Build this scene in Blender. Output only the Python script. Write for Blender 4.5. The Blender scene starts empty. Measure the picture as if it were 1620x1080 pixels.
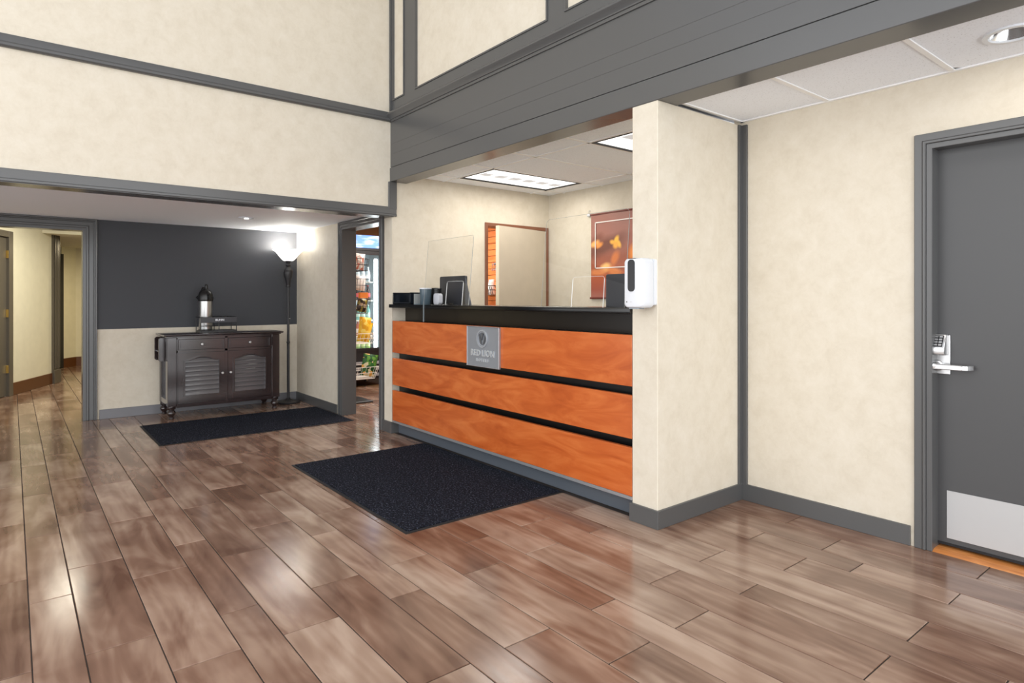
import bpy, bmesh, math, random
from mathutils import Vector, Matrix
random.seed(7)
PI = math.pi
SC = bpy.context.scene
COL = SC.collection

# ------------------------------------------------------------------ camera
CAM_H = 1.27
YAW = 0.6751
cd = bpy.data.cameras.new('camera')
cam = bpy.data.objects.new('camera', cd)
COL.objects.link(cam)
cam.location = (0, 0, CAM_H)
cam.rotation_euler = (PI / 2, 0, PI / 2 - YAW)
cd.sensor_width = 36.0
cd.lens = 988.6 / 1620 * 36.0
cd.shift_y = -(540 - 471.0) / 1620
cd.clip_start = 0.02
cd.clip_end = 100
SC.camera = cam

# ------------------------------------------------------------------ world, exposure
w = bpy.data.worlds.new('world')
SC.world = w
w.use_nodes = True
bg = w.node_tree.nodes['Background']
bg.inputs[0].default_value = (1.0, 1.0, 1.0, 1)
bg.inputs[1].default_value = 1.85
vs = SC.view_settings
vs.view_transform = 'Standard'
vs.look = 'None'
vs.gamma = 1
vs.use_curve_mapping = False
vs.exposure = 0.13


def area_light(name, loc, size, power, color=(1, 1, 1), rot=(0, 0, 0), size_y=None):
    l = bpy.data.lights.new(name, 'AREA')
    l.energy = power
    l.color = color
    l.size = size
    if size_y:
        l.shape = 'RECTANGLE'
        l.size_y = size_y
    o = bpy.data.objects.new(name, l)
    o.location = loc
    o.rotation_euler = rot
    COL.objects.link(o)
    return o


def point_light(name, loc, power, color=(1, 1, 1), r=0.05):
    l = bpy.data.lights.new(name, 'POINT')
    l.energy = power
    l.color = color
    l.shadow_soft_size = r
    o = bpy.data.objects.new(name, l)
    o.location = loc
    COL.objects.link(o)
    return o


# ceiling lamps of the rooms
area_light('office_lamp_light', (-4.73, 3.93, 2.40), 0.5, 10, (1, 0.96, 0.88), size_y=1.1)
area_light('office_lamp_light', (-2.98, 3.93, 2.40), 0.45, 10, (1, 0.96, 0.88), size_y=1.1)
area_light('shop_light', (-6.9, 4.3, 2.40), 1.2, 60, (1, 0.96, 0.9), size_y=0.8)
area_light('corridor_light', (-9.4, 1.0, 2.45), 1.2, 62, (1, 0.93, 0.76))
area_light('corridor_light', (-12.6, 1.6, 2.15), 0.5, 26, (1, 0.82, 0.50))
area_light('niche_light', (-0.75, 3.28, 2.36), 0.14, 1.0, (1, 0.97, 0.92))
area_light('niche_light', (0.65, 3.28, 2.36), 0.14, 2.5, (1, 0.97, 0.92))

# daylight through the glazed entrance wall on the right of the lobby
area_light('entrance_window_light', (2.9, 0.3, 1.7), 3.0, 135, (0.90, 0.95, 1.0), rot=(0, PI / 2, 0), size_y=6.5)
# and through the windows behind the camera
area_light('front_window_light', (-1.6, -3.9, 2.6), 7.0, 120, (0.95, 0.97, 1.0), rot=(PI / 2, 0, 0), size_y=4.6)

# ------------------------------------------------------------------ materials


def L(r, g, b):
    def f(c):
        c /= 255
        return c / 12.92 if c <= 0.04045 else ((c + 0.055) / 1.055) ** 2.4
    return (f(r), f(g), f(b), 1)


class NT:
    def __init__(self, name):
        self.m = bpy.data.materials.new(name)
        self.m.use_nodes = True
        self.t = self.m.node_tree
        self.b = self.t.nodes['Principled BSDF']

    def n(self, kind, **kw):
        x = self.t.nodes.new(kind)
        for k, v in kw.items():
            setattr(x, k, v)
        return x

    def l(self, a, b):
        self.t.links.new(a, b)


def plain(name, col, rough=0.5, metal=0.0, coat=0.0, spec=0.5, bump=0.0, scale=200, var=0.0, vscale=8):
    n = NT(name)
    n.b.inputs['Base Color'].default_value = col
    n.b.inputs['Roughness'].default_value = rough
    n.b.inputs['Metallic'].default_value = metal
    n.b.inputs['Coat Weight'].default_value = coat
    n.b.inputs['Specular IOR Level'].default_value = spec
    tc = n.n('ShaderNodeTexCoord')
    if var:
        nz = n.n('ShaderNodeTexNoise')
        nz.inputs['Scale'].default_value = vscale
        nz.inputs['Detail'].default_value = 4
        n.l(tc.outputs['Object'], nz.inputs['Vector'])
        r = n.n('ShaderNodeValToRGB')
        r.color_ramp.elements[0].position = 0.3
        r.color_ramp.elements[1].position = 0.7
        r.color_ramp.elements[0].color = tuple(c * (1 - var) for c in col[:3]) + (1,)
        r.color_ramp.elements[1].color = tuple(min(1, c * (1 + var)) for c in col[:3]) + (1,)
        n.l(nz.outputs['Fac'], r.inputs['Fac'])
        n.l(r.outputs['Color'], n.b.inputs['Base Color'])
    if bump:
        nz = n.n('ShaderNodeTexNoise')
        nz.inputs['Scale'].default_value = scale
        n.l(tc.outputs['Object'], nz.inputs['Vector'])
        bp = n.n('ShaderNodeBump')
        bp.inputs['Strength'].default_value = bump
        bp.inputs['Distance'].default_value = 0.002
        n.l(nz.outputs['Fac'], bp.inputs['Height'])
        n.l(bp.outputs['Normal'], n.b.inputs['Normal'])
    return n.m


def wallpaper(name, c1, c2, c3):
    n = NT(name)
    tc = n.n('ShaderNodeTexCoord')
    a = n.n('ShaderNodeTexNoise')
    a.inputs['Scale'].default_value = 9
    a.inputs['Detail'].default_value = 10
    a.inputs['Roughness'].default_value = 0.78
    a.inputs['Distortion'].default_value = 0.25
    n.l(tc.outputs['Object'], a.inputs['Vector'])
    r = n.n('ShaderNodeValToRGB')
    e = r.color_ramp.elements
    e[0].position, e[0].color = 0.30, c1
    e[1].position, e[1].color = 0.72, c3
    m = e.new(0.5)
    m.color = c2
    n.l(a.outputs['Fac'], r.inputs['Fac'])
    n.l(r.outputs['Color'], n.b.inputs['Base Color'])
    n.b.inputs['Roughness'].default_value = 0.7
    n.b.inputs['Specular IOR Level'].default_value = 0.25
    bz = n.n('ShaderNodeTexNoise')
    bz.inputs['Scale'].default_value = 90
    bz.inputs['Detail'].default_value = 5
    n.l(tc.outputs['Object'], bz.inputs['Vector'])
    bp = n.n('ShaderNodeBump')
    bp.inputs['Strength'].default_value = 0.12
    bp.inputs['Distance'].default_value = 0.003
    n.l(bz.outputs['Fac'], bp.inputs['Height'])
    n.l(bp.outputs['Normal'], n.b.inputs['Normal'])
    return n.m


def plank_mat():
    n = NT('wood_look_tile')
    tc = n.n('ShaderNodeTexCoord')
    oi = n.n('ShaderNodeObjectInfo')
    mul = n.n('ShaderNodeVectorMath', operation='SCALE')
    mul.inputs[0].default_value = (37.0, 91.0, 53.0)
    n.l(oi.outputs['Random'], mul.inputs['Scale'])
    add = n.n('ShaderNodeVectorMath', operation='ADD')
    n.l(tc.outputs['Object'], add.inputs[0])
    n.l(mul.outputs[0], add.inputs[1])
    # broad figure, stretched along the plank
    mp = n.n('ShaderNodeMapping')
    mp.inputs['Scale'].default_value = (1.4, 5.5, 1)
    n.l(add.outputs[0], mp.inputs['Vector'])
    a = n.n('ShaderNodeTexNoise')
    a.inputs['Scale'].default_value = 1.3
    a.inputs['Detail'].default_value = 3.5
    a.inputs['Roughness'].default_value = 0.5
    a.inputs['Distortion'].default_value = 0.9
    n.l(mp.outputs[0], a.inputs['Vector'])
    # thin growth lines bent around knots
    mg = n.n('ShaderNodeMapping')
    mg.inputs['Scale'].default_value = (0.8, 6.0, 1)
    n.l(add.outputs[0], mg.inputs['Vector'])
    g = n.n('ShaderNodeTexWave', wave_type='BANDS', bands_direction='Y', wave_profile='SIN')
    g.inputs['Scale'].default_value = 0.9
    g.inputs['Distortion'].default_value = 14.0
    g.inputs['Detail'].default_value = 3.0
    g.inputs['Detail Scale'].default_value = 0.9
    n.l(mg.outputs[0], g.inputs['Vector'])
    # cloudy patches
    bl = n.n('ShaderNodeTexNoise')
    bl.inputs['Scale'].default_value = 2.6
    bl.inputs['Detail'].default_value = 2.0
    bl.inputs['Distortion'].default_value = 0.5
    n.l(add.outputs[0], bl.inputs['Vector'])
    s1 = n.n('ShaderNodeMath', operation='MULTIPLY')
    n.l(g.outputs['Fac'], s1.inputs[0])
    s1.inputs[1].default_value = 0.06
    s2 = n.n('ShaderNodeMath', operation='MULTIPLY_ADD')
    n.l(a.outputs['Fac'], s2.inputs[0])
    s2.inputs[1].default_value = 0.80
    n.l(s1.outputs[0], s2.inputs[2])
    s3 = n.n('ShaderNodeMath', operation='MULTIPLY_ADD')
    n.l(bl.outputs['Fac'], s3.inputs[0])
    s3.inputs[1].default_value = 0.50
    n.l(s2.outputs[0], s3.inputs[2])
    s4 = n.n('ShaderNodeMath', operation='MULTIPLY_ADD')
    n.l(oi.outputs['Random'], s4.inputs[0])
    s4.inputs[1].default_value = 0.24
    n.l(s3.outputs[0], s4.inputs[2])
    r = n.n('ShaderNodeValToRGB')
    e = r.color_ramp.elements
    e[0].position, e[0].color = 0.50, L(98, 72, 58)
    e[1].position, e[1].color = 1.0, L(174, 153, 136)
    x = e.new(0.68); x.color = L(126, 99, 83)
    x = e.new(0.84); x.color = L(152, 128, 111)
    s5 = n.n('ShaderNodeMath', operation='MULTIPLY')
    n.l(s4.outputs[0], s5.inputs[0])
    s5.inputs[1].default_value = 0.92
    n.l(s5.outputs[0], r.inputs['Fac'])
    # some planks redder
    wn = n.n('ShaderNodeTexWhiteNoise', noise_dimensions='1D')
    n.l(oi.outputs['Random'], wn.inputs['W'])
    hm = n.n('ShaderNodeMix', data_type='RGBA', blend_type='MULTIPLY')
    n.l(wn.outputs['Value'], hm.inputs['Factor'])
    n.l(r.outputs['Color'], hm.inputs['A'])
    hm.inputs['B'].default_value = (1.0, 0.935, 0.915, 1)
    n.l(hm.outputs['Result'], n.b.inputs['Base Color'])
    rr = n.n('ShaderNodeMapRange')
    n.l(g.outputs['Fac'], rr.inputs['Value'])
    rr.inputs['To Min'].default_value = 0.15
    rr.inputs['To Max'].default_value = 0.18
    n.l(rr.outputs[0], n.b.inputs['Roughness'])
    n.b.inputs['Specular IOR Level'].default_value = 0.5
    bp = n.n('ShaderNodeBump')
    bp.inputs['Strength'].default_value = 0.015
    bp.inputs['Distance'].default_value = 0.002
    n.l(g.outputs['Fac'], bp.inputs['Height'])
    n.l(bp.outputs['Normal'], n.b.inputs['Normal'])
    return n.m


def laminate_mat(name, cols, sc=(1.2, 1, 7), rough=0.3):
    n = NT(name)
    tc = n.n('ShaderNodeTexCoord')
    oi = n.n('ShaderNodeObjectInfo')
    mul = n.n('ShaderNodeVectorMath', operation='SCALE')
    mul.inputs[0].default_value = (13.0, 7.0, 21.0)
    n.l(oi.outputs['Random'], mul.inputs['Scale'])
    add = n.n('ShaderNodeVectorMath', operation='ADD')
    n.l(tc.outputs['Object'], add.inputs[0])
    n.l(mul.outputs[0], add.inputs[1])
    mp = n.n('ShaderNodeMapping')
    mp.inputs['Scale'].default_value = sc
    n.l(add.outputs[0], mp.inputs['Vector'])
    a = n.n('ShaderNodeTexNoise')
    a.inputs['Scale'].default_value = 1.8
    a.inputs['Detail'].default_value = 7
    a.inputs['Roughness'].default_value = 0.55
    a.inputs['Distortion'].default_value = 1.8
    n.l(mp.outputs[0], a.inputs['Vector'])
    r = n.n('ShaderNodeValToRGB')
    e = r.color_ramp.elements
    e[0].position, e[0].color = 0.3, cols[0]
    e[1].position, e[1].color = 0.7, cols[2]
    x = e.new(0.5); x.color = cols[1]
    n.l(a.outputs['Fac'], r.inputs['Fac'])
    n.l(r.outputs['Color'], n.b.inputs['Base Color'])
    n.b.inputs['Roughness'].default_value = rough
    return n.m


def emit(name, col, strength):
    n = NT(name)
    n.b.inputs['Base Color'].default_value = col
    n.b.inputs['Emission Color'].default_value = col
    n.b.inputs['Emission Strength'].default_value = strength
    return n.m


def clear_sheet(name, fac, tint=(1, 1, 1, 1), rough=0.02):
    n = NT(name)
    n.t.nodes.remove(n.b)
    out = n.t.nodes['Material Output']
    tr = n.n('ShaderNodeBsdfTransparent')
    tr.inputs[0].default_value = tint
    gl = n.n('ShaderNodeBsdfGlossy')
    gl.inputs['Roughness'].default_value = rough
    fr = n.n('ShaderNodeLayerWeight')
    pw = n.n('ShaderNodeMath', operation='POWER')
    n.l(fr.outputs['Facing'], pw.inputs[0])
    pw.inputs[1].default_value = 4.0
    ad = n.n('ShaderNodeMath', operation='MULTIPLY_ADD')
    n.l(pw.outputs[0], ad.inputs[0])
    ad.inputs[1].default_value = 0.5
    ad.inputs[2].default_value = fac
    mx = n.n('ShaderNodeMixShader')
    n.l(ad.outputs[0], mx.inputs['Fac'])
    n.l(tr.outputs[0], mx.inputs[1])
    n.l(gl.outputs[0], mx.inputs[2])
    n.l(mx.outputs[0], out.inputs['Surface'])
    return n.m


def carpet_mat():
    n = NT('carpet_pile')
    tc = n.n('ShaderNodeTexCoord')
    a = n.n('ShaderNodeTexNoise')
    a.inputs['Scale'].default_value = 85
    a.inputs['Detail'].default_value = 6
    a.inputs['Roughness'].default_value = 0.8
    n.l(tc.outputs['Object'], a.inputs['Vector'])
    r = n.n('ShaderNodeValToRGB')
    e = r.color_ramp.elements
    e[0].position, e[0].color = 0.42, L(14, 16, 22)
    e[1].position, e[1].color = 0.68, L(112, 118, 136)
    x = e.new(0.55); x.color = L(26, 29, 39)
    n.l(a.outputs['Fac'], r.inputs['Fac'])
    n.l(r.outputs['Color'], n.b.inputs['Base Color'])
    n.b.inputs['Roughness'].default_value = 0.95
    n.b.inputs['Specular IOR Level'].default_value = 0.1
    bp = n.n('ShaderNodeBump')
    bp.inputs['Strength'].default_value = 0.6
    bp.inputs['Distance'].default_value = 0.004
    n.l(a.outputs['Fac'], bp.inputs['Height'])
    n.l(bp.outputs['Normal'], n.b.inputs['Normal'])
    return n.m


def ceiling_tile_mat():
    n = NT('mineral_tile')
    tc = n.n('ShaderNodeTexCoord')
    a = n.n('ShaderNodeTexNoise')
    a.inputs['Scale'].default_value = 130
    a.inputs['Detail'].default_value = 2
    n.l(tc.outputs['Object'], a.inputs['Vector'])
    r = n.n('ShaderNodeValToRGB')
    e = r.color_ramp.elements
    e[0].position, e[0].color = 0.28, L(212, 215, 221)
    e[1].position, e[1].color = 0.40, L(243, 247, 254)
    n.l(a.outputs['Fac'], r.inputs['Fac'])
    n.l(r.outputs['Color'], n.b.inputs['Base Color'])
    n.b.inputs['Roughness'].default_value = 0.9
    return n.m


def banner_mat():
    """Printed cloth: plum brown ground, a dusky diagonal shape and glowing amber shapes (flat print)."""
    n = NT('banner_print')
    tc = n.n('ShaderNodeTexCoord')
    sp = n.n('ShaderNodeSeparateXYZ')
    n.l(tc.outputs['Object'], sp.inputs[0])
    # ground: plum at the top, brown in the middle, warmer below
    g = n.n('ShaderNodeValToRGB')
    zz = n.n('ShaderNodeMapRange')
    n.l(sp.outputs['Z'], zz.inputs['Value'])
    zz.inputs['From Max'].default_value = 0.87
    e = g.color_ramp.elements
    e[0].position, e[0].color = 0.0, L(170, 112, 100)
    e[1].position, e[1].color = 1.0, L(150, 96, 84)
    for p_, c_ in ((0.10, L(160, 84, 66)), (0.28, L(172, 86, 54)), (0.48, L(152, 80, 58)), (0.68, L(162, 104, 92))):
        x = e.new(p_)
        x.color = c_
    n.l(zz.outputs[0], g.inputs['Fac'])
    col = g.outputs['Color']
    nz = n.n('ShaderNodeTexNoise')
    nz.inputs['Scale'].default_value = 3.2
    nz.inputs['Detail'].default_value = 3
    n.l(tc.outputs['Object'], nz.inputs['Vector'])
    # print shapes: centre x, z, radii, turn, colour, strength
    for (cx, cz, rx, rz, rot, c, am) in [(-0.30, 0.535, .34, .10, -.28, L(108, 54, 40), .95), (-0.43, 0.60, .12, .06, -.5, L(120, 62, 46), .8),
                                         (-0.455, 0.565, .075, .035, -.35, L(255, 180, 100), 1.0), (-0.40, 0.545, .07, .03, -.3, L(255, 160, 70), .8),
                                         (-0.30, 0.315, .085, .05, -.2, L(255, 196, 120), 1.0), (-0.40, 0.27, .14, .04, -.05, L(226, 140, 84), .8),
                                         (-0.18, 0.27, .12, .05, .3, L(230, 140, 76), .8), (-0.175, 0.40, .05, .09, .5, L(214, 120, 58), .9),
                                         (-0.155, 0.585, .030, .055, .5, L(255, 190, 60), 1.1), (-0.205, 0.565, .045, .028, .2, L(250, 176, 56), 1.1),
                                         (-0.125, 0.545, .028, .05, -.5, L(252, 184, 66), 1.1), (-0.165, 0.53, .04, .04, 0, L(246, 170, 60), 1.0),
                                         (0.10, 0.45, .09, .12, .4, L(240, 150, 70), .9), (0.28, 0.38, .12, .07, -.3, L(230, 140, 70), .9)]:
        m2 = n.n('ShaderNodeMapping', vector_type='TEXTURE')
        m2.inputs['Location'].default_value = (cx, 0, cz)
        m2.inputs['Rotation'].default_value = (0, rot, 0)
        m2.inputs['Scale'].default_value = (rx, 1, rz)
        n.l(tc.outputs['Object'], m2.inputs['Vector'])
        ln = n.n('ShaderNodeVectorMath', operation='LENGTH')
        n.l(m2.outputs[0], ln.inputs[0])
        pl = n.n('ShaderNodeMath', operation='MULTIPLY_ADD')
        n.l(nz.outputs['Fac'], pl.inputs[0])
        pl.inputs[1].default_value = 0.9
        n.l(ln.outputs['Value'], pl.inputs[2])
        mm = n.n('ShaderNodeMapRange')
        n.l(pl.outputs[0], mm.inputs['Value'])
        mm.inputs['From Min'].default_value = 1.6
        mm.inputs['From Max'].default_value = 0.9
        mm.inputs['To Max'].default_value = min(1, am)
        mix = n.n('ShaderNodeMix', data_type='RGBA')
        n.l(mm.outputs[0], mix.inputs['Factor'])
        n.l(col, mix.inputs['A'])
        mix.inputs['B'].default_value = c
        col = mix.outputs['Result']
    n.l(col, n.b.inputs['Base Color'])
    n.b.inputs['Roughness'].default_value = 0.45
    return n.m


def blotch_mat(name, cols, scale, rough=0.35):
    n = NT(name)
    tc = n.n('ShaderNodeTexCoord')
    v = n.n('ShaderNodeTexVoronoi')
    v.inputs['Scale'].default_value = scale
    n.l(tc.outputs['Object'], v.inputs['Vector'])
    sp = n.n('ShaderNodeSeparateColor')
    n.l(v.outputs['Color'], sp.inputs[0])
    r = n.n('ShaderNodeValToRGB')
    r.color_ramp.interpolation = 'CONSTANT'
    e = r.color_ramp.elements
    e[0].color = cols[0]
    e[1].position, e[1].color = (len(cols) - 1) / len(cols), cols[-1]
    for i, c in enumerate(cols[1:-1]):
        x = e.new((i + 1) / len(cols)); x.color = c
    n.l(sp.outputs[0], r.inputs['Fac'])
    n.l(r.outputs['Color'], n.b.inputs['Base Color'])
    n.b.inputs['Roughness'].default_value = rough
    return n.m


M = {}
M['wall'] = wallpaper('cream_wallpaper', L(205, 195, 177), L(213, 204, 187), L(219, 211, 196))
M['dark'] = plain('charcoal_paint', L(84, 84, 84), 0.26, spec=0.5)
M['door'] = plain('charcoal_door_paint', L(72, 72, 73), 0.42)
M['accent'] = plain('slate_wall_paint', L(58, 60, 65), 0.6, bump=0.05, scale=120)
M['vinylbase'] = plain('grey_vinyl_base', L(82, 82, 82), 0.35)
M['white'] = plain('white_paint', L(242, 246, 253), 0.75)
M['tbar'] = plain('white_grid_metal', L(240, 240, 240), 0.4)
M['tile'] = ceiling_tile_mat()
M['plank'] = plank_mat()
M['grout'] = plain('grey_grout', L(50, 42, 38), 0.8)
M['carpet'] = carpet_mat()
M['rubber'] = plain('black_rubber_edge', L(22, 22, 25), 0.7)
M['cherry'] = laminate_mat('cherry_laminate', [L(172, 80, 34), L(190, 95, 43), L(204, 112, 56)], (1.0, 1, 4.2), 0.25)
M['orangewood'] = laminate_mat('orange_wood_strip', [L(160, 96, 44), L(186, 118, 62), L(206, 142, 86)], (2, 14, 14), 0.35)
M['slat'] = laminate_mat('orange_slatwall', [L(212, 112, 58), L(226, 128, 70), L(236, 144, 84)], (1, 1, 5), 0.4)
M['blacktop'] = plain('black_laminate_top', L(12, 12, 13), 0.18)
M['recess'] = plain('dark_bronze_panel', L(27, 19, 11), 0.3)
M['silver'] = plain('brushed_aluminium', L(170, 172, 176), 0.35, metal=0.6)
M['steel'] = plain('brushed_steel', L(190, 190, 190), 0.3, metal=1.0)
M['kick'] = plain('satin_steel_plate', L(196, 196, 196), 0.55, metal=0.55)
M['chrome'] = plain('polished_chrome', L(225, 225, 225), 0.12, metal=1.0)
M['nickel'] = plain('satin_nickel', L(205, 205, 205), 0.3, metal=0.85)
M['brass'] = plain('brass', L(214, 176, 92), 0.3, metal=0.9)
M['blackplastic'] = plain('black_plastic', L(16, 16, 17), 0.3)
M['greyplastic'] = plain('grey_monitor_plastic', L(52, 53, 58), 0.4)
M['whiteplastic'] = plain('white_plastic', L(222, 225, 230), 0.3)
M['espresso'] = laminate_mat('espresso_wood', [L(42, 33, 33), L(45, 35, 35), L(49, 38, 38)], (3, 3, 1.2), 0.17)
_e = M['espresso'].node_tree.nodes['Principled BSDF']
_e.inputs['Coat Weight'].default_value = 0.6
_e.inputs['Coat Roughness'].default_value = 0.1
M['slatwood'] = plain('grey_brown_louvre_wood', L(74, 70, 72), 0.22, coat=0.4)
M['lampmetal'] = plain('black_lamp_metal', L(36, 35, 37), 0.4)
M['shade'] = emit('lit_frosted_shade', (1, 0.97, 0.92, 1), 1.3)
M['fluoro'] = emit('fluorescent_lens', (0.9, 0.9, 0.89, 1), 1.1)
M['fluoro_grey'] = emit('fluorescent_louvre', (0.5, 0.5, 0.51, 1), 0.7)
M['blackline'] = plain('black_frame', L(30, 30, 30), 0.5)
M['acrylic'] = clear_sheet('clear_acrylic', 0.055, (0.975, 0.98, 0.975, 1))
M['acrylicedge'] = plain('acrylic_edge', L(150, 152, 150), 0.2)
M['acrylicbright'] = plain('acrylic_bright_edge', L(235, 238, 236), 0.2)
M['glass'] = clear_sheet('fridge_glass', 0.02, (0.97, 0.985, 0.985, 1))
M['fridgeblack'] = plain('fridge_black', L(22, 22, 25), 0.35)
M['fridgein'] = plain('fridge_white_liner', L(205, 222, 230), 0.5)
M['fridgelight'] = emit('fridge_light', (0.93, 0.98, 1, 1), 9.0)
M['redglow'] = emit('red_display', L(240, 60, 90), 2.0)
M['brownframe'] = plain('reddish_brown_frame', L(126, 80, 58), 0.4)
M['creamdoor'] = plain('cream_door', L(192, 181, 163), 0.5, var=0.03)
M['creamedge'] = plain('cream_door_edge', L(236, 226, 200), 0.5)
M['corrwall'] = plain('pale_corridor_wall', L(226, 222, 200), 0.75, var=0.03)
M['corrdoor'] = plain('taupe_corridor_door', L(92, 86, 76), 0.35)
M['corrbase'] = plain('brown_wood_base', L(96, 58, 30), 0.35)
M['banner'] = banner_mat()
M['bannerred'] = plain('maroon_rod', L(110, 45, 36), 0.4)
M['whiteprint'] = plain('white_print', L(240, 232, 226), 0.5)
M['wireblack'] = plain('black_wire', L(26, 26, 28), 0.4)
M['wirewhite'] = plain('white_wire', L(236, 234, 226), 0.4)
M['tanwall'] = plain('tan_shop_wall', L(150, 116, 70), 0.8)


def sign_blue():
    n = NT('lit_blue_sign')
    tc = n.n('ShaderNodeTexCoord')
    mp = n.n('ShaderNodeMapping')
    mp.inputs['Scale'].default_value = (1, 1.6, 6)
    n.l(tc.outputs['Object'], mp.inputs['Vector'])
    a = n.n('ShaderNodeTexNoise')
    a.inputs['Scale'].default_value = 3
    a.inputs['Detail'].default_value = 5
    n.l(mp.outputs[0], a.inputs['Vector'])
    r = n.n('ShaderNodeValToRGB')
    e = r.color_ramp.elements
    e[0].position, e[0].color = 0.46, L(104, 150, 236)
    e[1].position, e[1].color = 0.72, L(225, 238, 255)
    n.l(a.outputs['Fac'], r.inputs['Fac'])
    n.l(r.outputs['Color'], n.b.inputs['Emission Color'])
    n.l(r.outputs['Color'], n.b.inputs['Base Color'])
    n.b.inputs['Emission Strength'].default_value = 0.9
    return n.m


M['bluesign'] = sign_blue()
M['yellowbag'] = blotch_mat('yellow_foil', [L(238, 190, 40), L(246, 205, 60), L(228, 170, 30), L(250, 222, 110)], 22)
M['greenbag'] = blotch_mat('green_foil', [L(40, 110, 50), L(230, 226, 190), L(90, 150, 60), L(240, 190, 90), L(24, 80, 40)], 24)
M['mixbag'] = blotch_mat('mixed_foil', [L(235, 228, 220), L(206, 120, 100), L(240, 236, 230), L(190, 170, 160)], 30)
M['darkbag'] = blotch_mat('brown_foil', [L(70, 50, 40), L(150, 140, 60), L(40, 30, 30), L(200, 180, 150)], 30)
M['orangebag'] = plain('orange_box_card', L(240, 140, 60), 0.5)
M['whitebag'] = blotch_mat('white_packets', [L(244, 240, 236), L(250, 248, 246), L(232, 224, 220)], 40)

# ------------------------------------------------------------------ geometry helpers


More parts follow.
